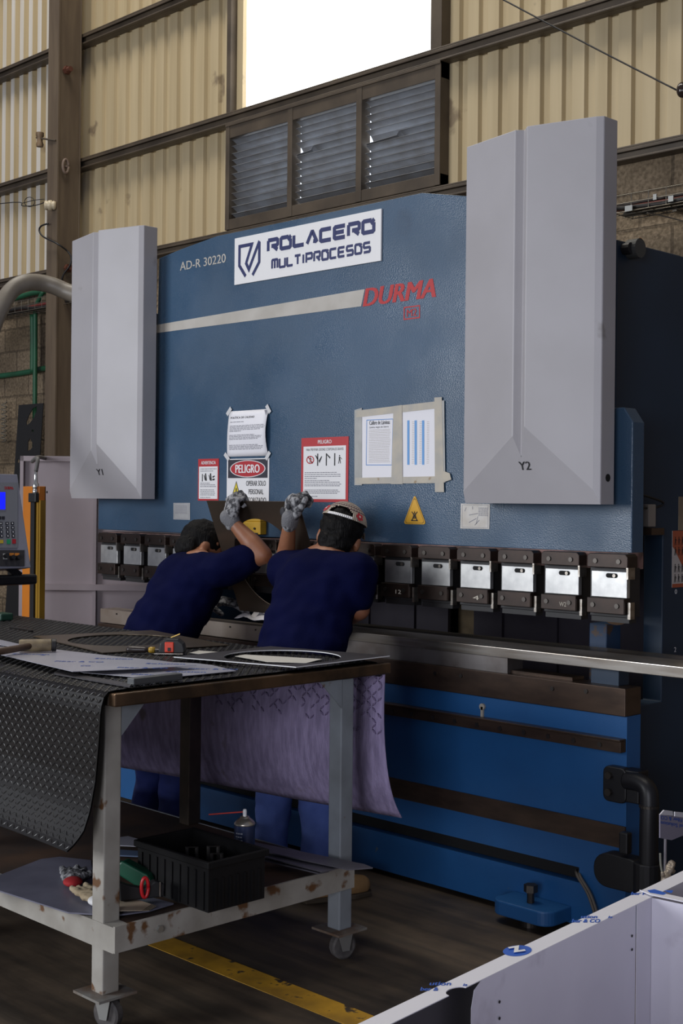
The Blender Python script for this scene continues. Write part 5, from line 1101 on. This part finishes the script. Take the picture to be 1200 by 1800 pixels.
# black plate with cut-outs leaning on the wall
f = lambda px, py: at(px, py, Y=6.0)
def plp(*l): return [(f(*p).x, f(*p).z) for p in l]
h1 = plp((49, 713), (49, 722), (45, 733), (38, 743), (33, 747), (32, 741), (36, 729), (42, 717)); h2 = plp((40, 770), (44, 777), (46, 784), (42, 790), (37, 792), (37, 783), (37, 776))
h3 = plp((43, 754), (46, 756), (45, 759), (42, 758)); h4 = plp((21, 806), (24, 809), (23, 814), (20, 812))
bb = plp((17, 711), (60, 709)); x0_, x1_ = bb[0][0], bb[1][0]; zt_ = bb[0][1]
vs, fs = from_curves([[(x0_, .0), (x1_, .0), (x1_, zt_), (x0_, zt_)], h1, h2, h3, h4], .006); mb = MB(); mb.add([(x, 5.95 + q + .14 * z / zt_, z) for x, z, q in vs], fs)
tag(mk('scrap_plate', mb, mat('plate_black', (.008, .0075, .007), .55)), 'tall black steel plate with leaf shaped cut-outs leaning on the block wall', 'metal plate')
mb = MB(); cc = at(7, 730, Y=6.2); mb.tube([(cc.x + .035*cos(t*.9), 6.2 + .02*sin(t*.9), cc.z + .12 - .012*t/2) for t in range(60)], .005, 6); tag(mk('coiled_hose', mb, mat('hose_grey', (.12, .11, .09), .6), smooth=True), 'grey coiled hose hanging on the block wall at the left edge', 'hose')
# fittings on the steel column
YC = 5.94
c = at(70, 243, Y=YC); INS = thing('insulator', 'small spool insulator on a rod beside the column', 'insulator', tuple(c))
mb = MB(); mb.lathe(c - V((0, 0, .07)), [(.01, 0), (.028, .0), (.032, .02), (.024, .04), (.024, .075), (.034, .09), (.034, .115), (.012, .12)], 14); mk('spool', mb, mat('spool_brown', (.20, .13, .07), .5), INS, auto=40)
mb = MB(); mb.cyl(at(64, 242, Y=YC), at(98, 247, Y=YC), .008, 8); mk('rod', mb, M_purlin, INS)
c = at(88, 361, Y=YC - .035); IN2 = thing('insulator', 'white ribbed porcelain insulator on the column front', 'insulator', tuple(c))
mb = MB(); mb.lathe(c - RGT*.045, [(.01, 0), (.036, .004), (.040, .02), (.032, .028), (.042, .036), (.042, .058), (.032, .064), (.038, .075), (.03, .092), (.008, .094)], 16, axis=RGT); mk('body', mb, mat('porcelain', (.55, .47, .33), .3), IN2, smooth=True)
mb = MB(); mb.tube(smoothpath([(-12, 5.3, 3.90), w_(0, 358, 5.8), w_(40, 362, 5.88), w_(62, 361, 5.9), w_(80, 355, 5.9)]), .004, 6); mb.tube(smoothpath([w_(40, 357, 5.88), w_(60, 352, 5.9), w_(78, 350, 5.9)]), .003, 6); mb.tube([w_(52 + 9*cos(t*.42), 355 + 8.5*sin(t*.42), 5.89) for t in range(16)], .003, 6); mk('wire', mb, M_black, IN2, smooth=True)
c = at(113, 293, X=-9.30); mb = MB(); mb.tube([c + V((.02, .026*cos(t*pi/8), .055*sin(t*pi/8))) for t in range(17)], .012, 8); mb.cyl(c + V((0, 0, .0)), c + V((.02, 0.02, 0)), .012, 8); tag(mk('ring_bracket', mb, mat('ring_dull', (.17, .12, .09), .6), smooth=True), 'oval steel ring bracket on the column side by the middle girt', 'bracket')
for (px, py), lab in (((116, 124), 'rusty bolt end on the column side below the upper girt'), ((118, 472), 'rusty bolt end on the column side above the pipe bend')):
    c = at(px, py, X=-9.31); mb = MB(); mb.cyl(c, c + V((.07, 0, 0)), .022, 8); mb.cyl(c, c + V((.03, 0, 0)), .035, 6); tag(mk('bolt_end', mb, mat('rust_red', (.10, .03, .015), .7)), lab, 'bolt')
pipe('black cable hooked over the column, hanging beside the left cover', [w_(85, 393, 5.92), w_(73, 397, 5.9), w_(69, 405, 5.9), w_(76, 416, 5.9), w_(100, 428, 5.92), w_(118, 441, 6.0), w_(125, 452, 6.02), w_(123, 466, 6.02), w_(112, 482, 6.0), w_(106, 500, 6.0)], .007, M_black, 'cable', 'cable')
pipe('thin dark wire strung across the cream wall to a round fitting', [w_(820, -34, 5.9), w_(885, 0, 5.9), w_(1040, 82, 5.9), w_(1192, 160, 5.9)], .0045, M_black, 'wire', 'wire')
c = at(1199, 158, Y=5.9); mb = MB(); mb.ball(c, (.03, .03, .04)); fx = tag(mk('round_fitting', mb, mat('bulb_dark', (.03, .02, .015), .12), smooth=True), 'dark glossy round fitting at the end of the wire, right edge', 'fitting')
mb = MB(); mb.cyl((c.x, c.y, c.z), (c.x + .1, 6.28, c.z), .008, 8); mk('stem', mb, M_purlin, fx)
# ------------------------------------------------------------------ held sheet and loose paper in the press
HX0, HX1 = -4.31, -3.755
def hs(a, b): return V((HX0 + (HX1 - HX0)*a, 3.665 - .185*b, .985 + .462*b))
hc = ((-4.035 - HX0)/(HX1 - HX0), .455); rr_ = .196; Wd = HX1 - HX0; Ht = sqrt(.185**2 + .462**2)
vs, fs = from_curves([[(0, 0), (Wd, 0), (Wd, Ht), (0, Ht)], [(hc[0]*Wd + rr_*cos(2*pi*k/64), hc[1]*Ht + rr_*sin(2*pi*k/64)) for k in range(64)]], .003)
hn = V((0, -.462, -.185)).normalized(); mb = MB(); mb.add([hs(x/Wd, y/Ht) + hn*q for x, y, q in vs], fs)
tag(mk('ring_cut_sheet', mb, mat('held_sheet_metal', (.105, .08, .06), .38, .7, col2=(.075, .058, .045), vscale=3)), 'dark square sheet with a round hole held up in the press by both workers', 'metal sheet')
mb = MB(); rnd = random.Random(2)
mb.grid(lambda u, v: V((-4.27 + .42*u, 3.60 + .11*v + .012*sin(u*19), .958 + .030*abs(sin(u*9 + v*4)) * (.4 + .6*v) + .012*noise.noise(V((u*9, v*5, 1))))), 36, 10)
tag(mk('protective_film', mb, mat('crumpled_film', (.62, .60, .62), .6), smooth=True, solid=.001), 'crumpled white protective film lying on the die under the held sheet', 'film')

# ------------------------------------------------------------------ people
M_skin = mat('skin', (.30, .125, .062), .5, 0, col2=(.24, .092, .045), vscale=9)
M_shirt = mat('navy_shirt', (.0026, .0038, .029), .9, 0, col2=(.0019, .0028, .021), vscale=5, bump=.15, bscale=180, spec=.06)
M_jean = mat('blue_denim', (.11, .18, .52), .85, 0, col2=(.07, .12, .38), vscale=9, bump=.2, bscale=220)
M_jeand = mat('dark_denim', (.016, .03, .18), .85, 0, col2=(.011, .022, .12), vscale=9)
M_hair = mat('black_hair', (.0035, .003, .003), .6, 0, stretch=(60, 60, 8), bump=.5, bscale=3, spec=.15)
M_boot = mat('tan_suede', (.33, .19, .075), .8, 0, col2=(.24, .135, .05), vscale=12)
M_sole = mat('boot_sole', (.05, .035, .02), .8)

def frame3(t, s):
    t = V(t).normalized(); s = (V(s) - t * V(s).dot(t)).normalized(); f = t.cross(s); return t, s, f     # up, right, front
def hand(mb, palm_mb, wrist, d, n, side, curl, spread=1.0, thumb=None, s=1.0):
    """gloved hand: d along the hand, n palm normal, side: +1 if the thumb lies on d x n"""
    d = V(d).normalized(); n = (V(n) - d * V(n).dot(d)).normalized(); l = d.cross(n) * side
    w_ = V(wrist)
    M3 = Mx((l, n, d)).transposed()
    mb.ball(w_ + d*.050*s, (.040*s, .019*s, .050*s), M=M3); mb.cone(w_ - d*.01, .026*s, w_ + d*.03*s, .028*s)
    offs = ((.030, .040, .0105), (.010, .046, .011), (-.010, .043, .0105), (-.029, .034, .0095))
    for k, (o, L1, r) in enumerate(offs):
        base = w_ + d*(.085 - .006*abs(k - 1))*s + l*o*s; a = curl * (0.55 + .06*k); p = base; rr = r * s; ang = a
        for seg, q in ((L1, 1), (L1*.68, .9), (L1*.52, .8)):
            dd = (d*cos(ang) + n*sin(ang) + l*o*.8*spread).normalized(); e = p + dd*seg*s
            mb.cone(p, rr*(1 if q == 1 else q + .05), e, rr*q*.95); p = e; ang += a * 1.15
    tb = w_ + d*.022*s + l*.030*s; td = V(thumb).normalized() if thumb is not None else (d*.75 + l*.55 + n*.35).normalized()
    e = tb + td*.042*s; mb.cone(tb, .0145*s, e, .0125*s); td2 = (td*.85 + n*.3*(thumb is None) + d*.25).normalized(); mb.cone(e, .0122*s, e + td2*.034*s, .010*s)
    return w_ + d*.09*s

def head(mb, c, hu, hf):
    hu, hs_, hf2 = frame3(hu, V(hu).cross(V(hf)) * -1)
    hf = V(hf) - hu * V(hf).dot(hu); hf.normalize(); hsd = hf.cross(hu).normalized()
    M3 = Mx((hsd, hf, hu)).transposed(); c = V(c)
    mb.ball(c + hu*.022, (.075, .093, .090), M=M3); mb.ball(c - hu*.045 + hf*.022, (.058, .068, .062), M=M3)
    mb.cone(c - hu*.005 + hf*.088, .009, c - hu*.035 + hf*.102, .012)                       # nose
    for s in (-1, 1):
        mb.ball(c + hsd*s*.077 - hu*.018 - hf*.006, (.011, .020, .031), M=Mx(((hsd*.9 - hf*.4*s).normalized(), hf, hu)).transposed())
        mb.ball(c + hsd*s*.03 + hf*.082 + hu*.012, (.022, .012, .008), M=M3)                  # brow
        mb.ball(c + hsd*s*.04 + hf*.066 - hu*.03, (.022, .02, .02), M=M3)                     # cheek
    mb.ball(c + hf*.082 - hu*.066, (.024, .010, .006), M=M3); mb.ball(c + hf*.080 - hu*.076, (.021, .010, .007), M=M3); mb.ball(c + hf*.070 - hu*.098, (.022, .016, .014), M=M3)
    return hsd, hf, hu, M3

def person(P, J):
    root = thing('person', P['label'], 'person', P['base'])
    hip, neck = V(J['hip']), V(J['neck']); t, s, f = frame3(neck - hip, V(J['shr']) - V(J['shl'])); f = -f if f.dot(V(J['face'])) < 0 else f
    M3 = Mx((s, f, t)).transposed(); Lt = (neck - hip).length
    # body: one continuous skin
    b = MB()
    b.ball(hip + t*.02, (.155, .105, .11), M=M3); b.cone(hip, .115, hip + t*Lt*.45, .115); b.ball(hip + t*Lt*.66, (.150, .100, .17), M=M3)
    b.cone(hip + t*Lt*.85, .075, neck, .058); hc_ = V(J['head']); b.cone(neck - t*.03, .058, hc_ - V(J['hup']).normalized()*.04, .052)
    hsd, hf, hu, H3 = head(b, hc_, J['hup'], J['face'])
    for k in 'lr':
        sh, el, wr = V(J['sh' + k]), V(J['el' + k]), V(J['wr' + k])
        b.cone(hip + t*Lt*.82, .07, sh, .052); b.cone(sh, .052, sh.lerp(el, .55), .046); b.cone(sh.lerp(el, .5), .046, el, .037)
        b.cone(el, .039, el.lerp(wr, .35), .041); b.cone(el.lerp(wr, .3), .041, wr, .024)
        kn, an = V(J['kn' + k]), V(J['an' + k]); hp = hip + s*(.085 if k == 'r' else -.085) - t*.04
        b.cone(hp, .082, kn, .052); b.cone(kn, .052, kn.lerp(an, .35), .052); b.cone(kn.lerp(an, .3), .052, an, .036)
    union(b, 'body', M_skin, root, .008, 5)
    # eyes
    for q in (-1, 1):
        mb = MB(); mb.ball(hc_ + hsd*q*.03 + hf*.083 - hu*.003, .011, 10, 8); mk('eye', mb, mat('eye_dark', (.02, .014, .012), .2), root, smooth=True)
    # shirt
    b = MB(); g = P.get('girth', 1.0)
    b.ball(hip - t*.07, (.186*g, .138, .10), M=M3); b.ball(hip + t*.0, (.190*g, .135, .10), M=M3); b.ball(hip + t*Lt*.22, (.185*g, .135, .12), M=M3); b.ball(hip + t*Lt*.48, (.188*g, .130, .15), M=M3); b.ball(hip + t*Lt*.70, (.190*g, .125, .14), M=M3)
    b.cone(hip + t*Lt*.84, .085, neck - t*.035, .072)
    for k in 'lr':
        sh, el = V(J['sh' + k]), V(J['el' + k]); q = J.get('sleeve' + k, .62)
        b.cone(hip + t*Lt*.80, .095, sh, .078); b.cone(sh, .078, sh.lerp(el, q*.5), .072); b.cone(sh.lerp(el, q*.4), .072, sh.lerp(el, q), .066)
    union(b, 'shirt', M_shirt, root, .011, 9, .011, 9.0)
    # jeans
    b = MB(); b.ball(hip - t*.05, (.155, .11, .09), M=M3)
    for k in 'lr':
        kn, an = V(J['kn' + k]), V(J['an' + k]); hp = hip + s*(.085 if k == 'r' else -.085) - t*.04
        b.cone(hp - t*.03, .085, kn, .074); b.cone(kn, .074, an + V((0, 0, -.0)), .066)
    union(b, 'jeans', P['jeans'], root, .011, 6, .010, 11.0)
    # boots
    for k in 'lr':
        an = V(J['an' + k]); td = V(J.get('toe' + k, (0.1, 1, 0))).normalized(); g0 = V((an.x, an.y, 0)); b = MB()
        b.cone(g0 + V((0, 0, .05)) - td*.03, .043, g0 + V((0, 0, .10)) - td*.01, .045); b.cone(g0 - td*.04 + V((0, 0, .045)), .040, g0 + td*.10 + V((0, 0, .042)), .042); b.cone(g0 + td*.10 + V((0, 0, .042)), .044, g0 + td*.165 + V((0, 0, .038)), .036)
        bo = union(b, 'boot', M_boot, root, .007, 4)
        pr = [(td*x + V((-td.y, td.x, 0))*y + g0) for x, y in [(-.085, 0), (-.07, -.035), (.02, -.038), (.12, -.050), (.19, -.035), (.208, 0), (.19, .035), (.12, .050), (.02, .038), (-.07, .035)]]
        mb = MB(); mb.prism([(p.x, p.y, .0) for p in pr], (0, 0, .018)); mk('sole', mb, M_sole, bo, bevel=.004)
    # hair
    b = MB(); b.ball(hc_ + hu*.030 - hf*.012, (.083, .094, .091), M=H3); b.ball(hc_ - hu*.028 - hf*.048, (.070, .052, .062), M=H3)
    union(b, 'hair', M_hair, root, .006, 3, P.get('tousle', .006), 34)
    return root, (hc_, hsd, hf, hu, H3), (t, s, f)

A = lambda px, py, y: tuple(at(px, py, Y=y))
# worker with the cap, right
J2 = dict(hip=(-3.568, 3.332, .93), neck=A(572, 978, 3.475), head=A(598, 942, 3.535), hup=(.10, .30, .95), face=(-.52, .72, -.40),
          shl=A(503, 1003, 3.44), shr=A(628, 1008, 3.46), ell=A(497, 1018, 3.535), wrl=A(509, 918, 3.445), elr=A(632, 1072, 3.47), wrr=A(588, 1092, 3.66),
          knl=(-3.74, 3.37, .50), knr=(-3.53, 3.37, .50), anl=A(474, 1515, 3.36)[:2] + (.09,), anr=A(563, 1530, 3.37)[:2] + (.09,), toel=(.1, 1, 0), toer=(.35, 1, 0), sleevel=.55, sleever=.62)
p2, H2, _ = person(dict(label='worker in navy t-shirt and backwards patterned cap, back to the camera', base=(-3.62, 3.38, 0), jeans=M_jean, girth=1.03), J2)
# worker bent lower, left
J1 = dict(hip=(-4.435, 3.33, .885), neck=A(352, 990, 3.47), head=A(352, 962, 3.545), hup=(.02, .62, .78), face=(.30, .72, -.62),
          shl=A(312, 1012, 3.44), shr=A(392, 1000, 3.42), ell=A(300, 1040, 3.60), wrl=A(360, 1060, 3.67), elr=A(462, 976, 3.50), wrr=A(407, 916, 3.445),
          knl=(-4.52, 3.38, .48), knr=(-4.33, 3.36, .48), anl=(-4.55, 3.37, .09), anr=(-4.36, 3.36, .09), toel=(-.1, 1, 0), toer=(.2, 1, 0), sleever=.60, sleevel=.6)
p1, H1, _ = person(dict(label='bareheaded black haired worker in navy t-shirt, bent low with raised right arm', base=(-4.45, 3.38, 0), jeans=M_jeand, girth=1.06, tousle=.004), J1)
# gloves
def gloves(root, J, k, d, n, side, curl, thumb, lab):
    wr = V(J['wr' + k]); b = MB(); hand(b, None, wr, d, n, side, curl, .8, thumb, 1.12)
    g = union(b, 'glove', M_gg, root, .0042, 2, .0012, 50); g['label'] = lab
    el = V(J['el' + k]); a = (el - wr).normalized(); b = MB(); b.cone(wr + a*.006, .0325, wr - a*.022, .034); union(b, 'glove_cuff', mat('cuff_grey', (.17, .17, .18), .95, bump=.5, bscale=200), g, .005, 2)
    c = wr + V(d).normalized()*.055 - V(n).normalized()*.022; mb = MB(); u = V(d).normalized(); v = u.cross(V(n).normalized())
    return g
g1 = gloves(p1, J1, 'r', (-.05, .10, 1), (.1, 1, .0), 1, 1.75, None, 'grey speckled knit glove')
g2 = gloves(p2, J2, 'l', (.10, .06, 1), (.2, 1, 0), -1, 1.9, (.75, .1, .9), 'grey speckled knit glove with dark thumb')
gloves(p2, J2, 'r', (-.15, .2, -.1), (0, .3, -1), 1, .5, None, 'grey knit glove'); gloves(p1, J1, 'l', (.3, .2, .05), (0, .3, -1), -1, .5, None, 'grey knit glove')
# dark rubber marks on the raised glove
for dx, dz, r in ((-.010, .040, .014), (.022, .060, .010)):
    c = V(J2['wrl']) + V((dx, -.028, dz)); mb = MB(); mb.ball(c, (r, .006, r*1.3), 12, 8); mk('rubber_patch', mb, M_gd, g2, smooth=True)
# cap, worn backwards with the strap opening at the back of the head
hc_, hsd, hf, hu, H3 = H2
cap_c = hc_ + hu*.030 - hf*.006; RC = (.090, .104, .100); tilt = .18
cu_ = (hu*cos(tilt) + hf*sin(tilt)*.0 + -hf*0).normalized()
def capp(az, el, k=1.0): return cap_c + (hsd*(RC[0]*sin(az)*cos(el)) - hf*(RC[1]*cos(az)*cos(el)) + hu*(RC[2]*sin(el)))*k
NA, NE = 72, 26; EL0 = .30
mbs = MB(); 
for i in range(NA):
    for j in range(NE):
        a0, a1 = -pi + 2*pi*i/NA, -pi + 2*pi*(i+1)/NA; am = (a0+a1)/2
        lo = EL0 - .22*(1 - cos(am))/2 * 0 + 0.0
        e0, e1 = lo + (pi/2 - lo)*j/NE, lo + (pi/2 - lo)*(j+1)/NE; em = (e0+e1)/2
        if abs(am) < .62 and em - lo > .11 and (am/.62)**2 + ((em - lo - .11)/.40)**2 < 1: continue
        mbs.mi = 1 if (j in (8, 11, 14, 17, 20)) or (j in (9, 12) and i % 2) else (2 if j < 2 and abs(am) < .62 else 0)
        k = 1.0
        mbs.add([capp(a0, e0), capp(a1, e0), capp(a1, e1), capp(a0, e1)], [(0, 1, 2, 3)])
CP_ = mk('cap', mbs, [mat('cap_knit', (.42, .36, .29), .9, col2=(.33, .27, .21), vscale=60), mat('cap_stripe', (.09, .05, .06), .9), mat('cap_strap', (.75, .74, .74), .6)], p2, smooth=True, solid=.003)
mb = MB()
mb.grid(lambda u, v: cap_c + hsd*(.075*(2*u - 1)) + hf*(.098*sqrt(max(0, 1 - ((2*u-1)*.8)**2)) + .065*v*(1 - (2*u-1)**2*.6)) + hu*(.028 - .02*v - .02*(2*u-1)**2), 16, 6); mk('cap_brim', mb, mat('cap_knit', (0, 0, 0)), CP_, smooth=True, solid=.003)
M_flower = mat('flower_red', (.42, .02, .03), .8)
for az, el in ((.95, .50), (-.95, .52)):
    c = capp(az, el, 1.015); mb = MB(); n_ = (c - cap_c).normalized(); u = n_.cross(hu).normalized(); v = u.cross(n_)
    for k in range(5): q = c + (u*cos(k*1.2566) + v*sin(k*1.2566))*.010; mb.add([q + (u*cos(t*.785) + v*sin(t*.785))*.0075 + n_*.002 for t in range(8)], [tuple(range(8))])
    fo = mk('flower_patch', mb, M_flower, CP_); mb = MB(); mb.add([c + (u*cos(t*.785) + v*sin(t*.785))*.005 + n_*.004 for t in range(8)], [tuple(range(8))]); mk('flower_centre', mb, mat('flower_pale', (.6, .45, .42), .8), CP_)
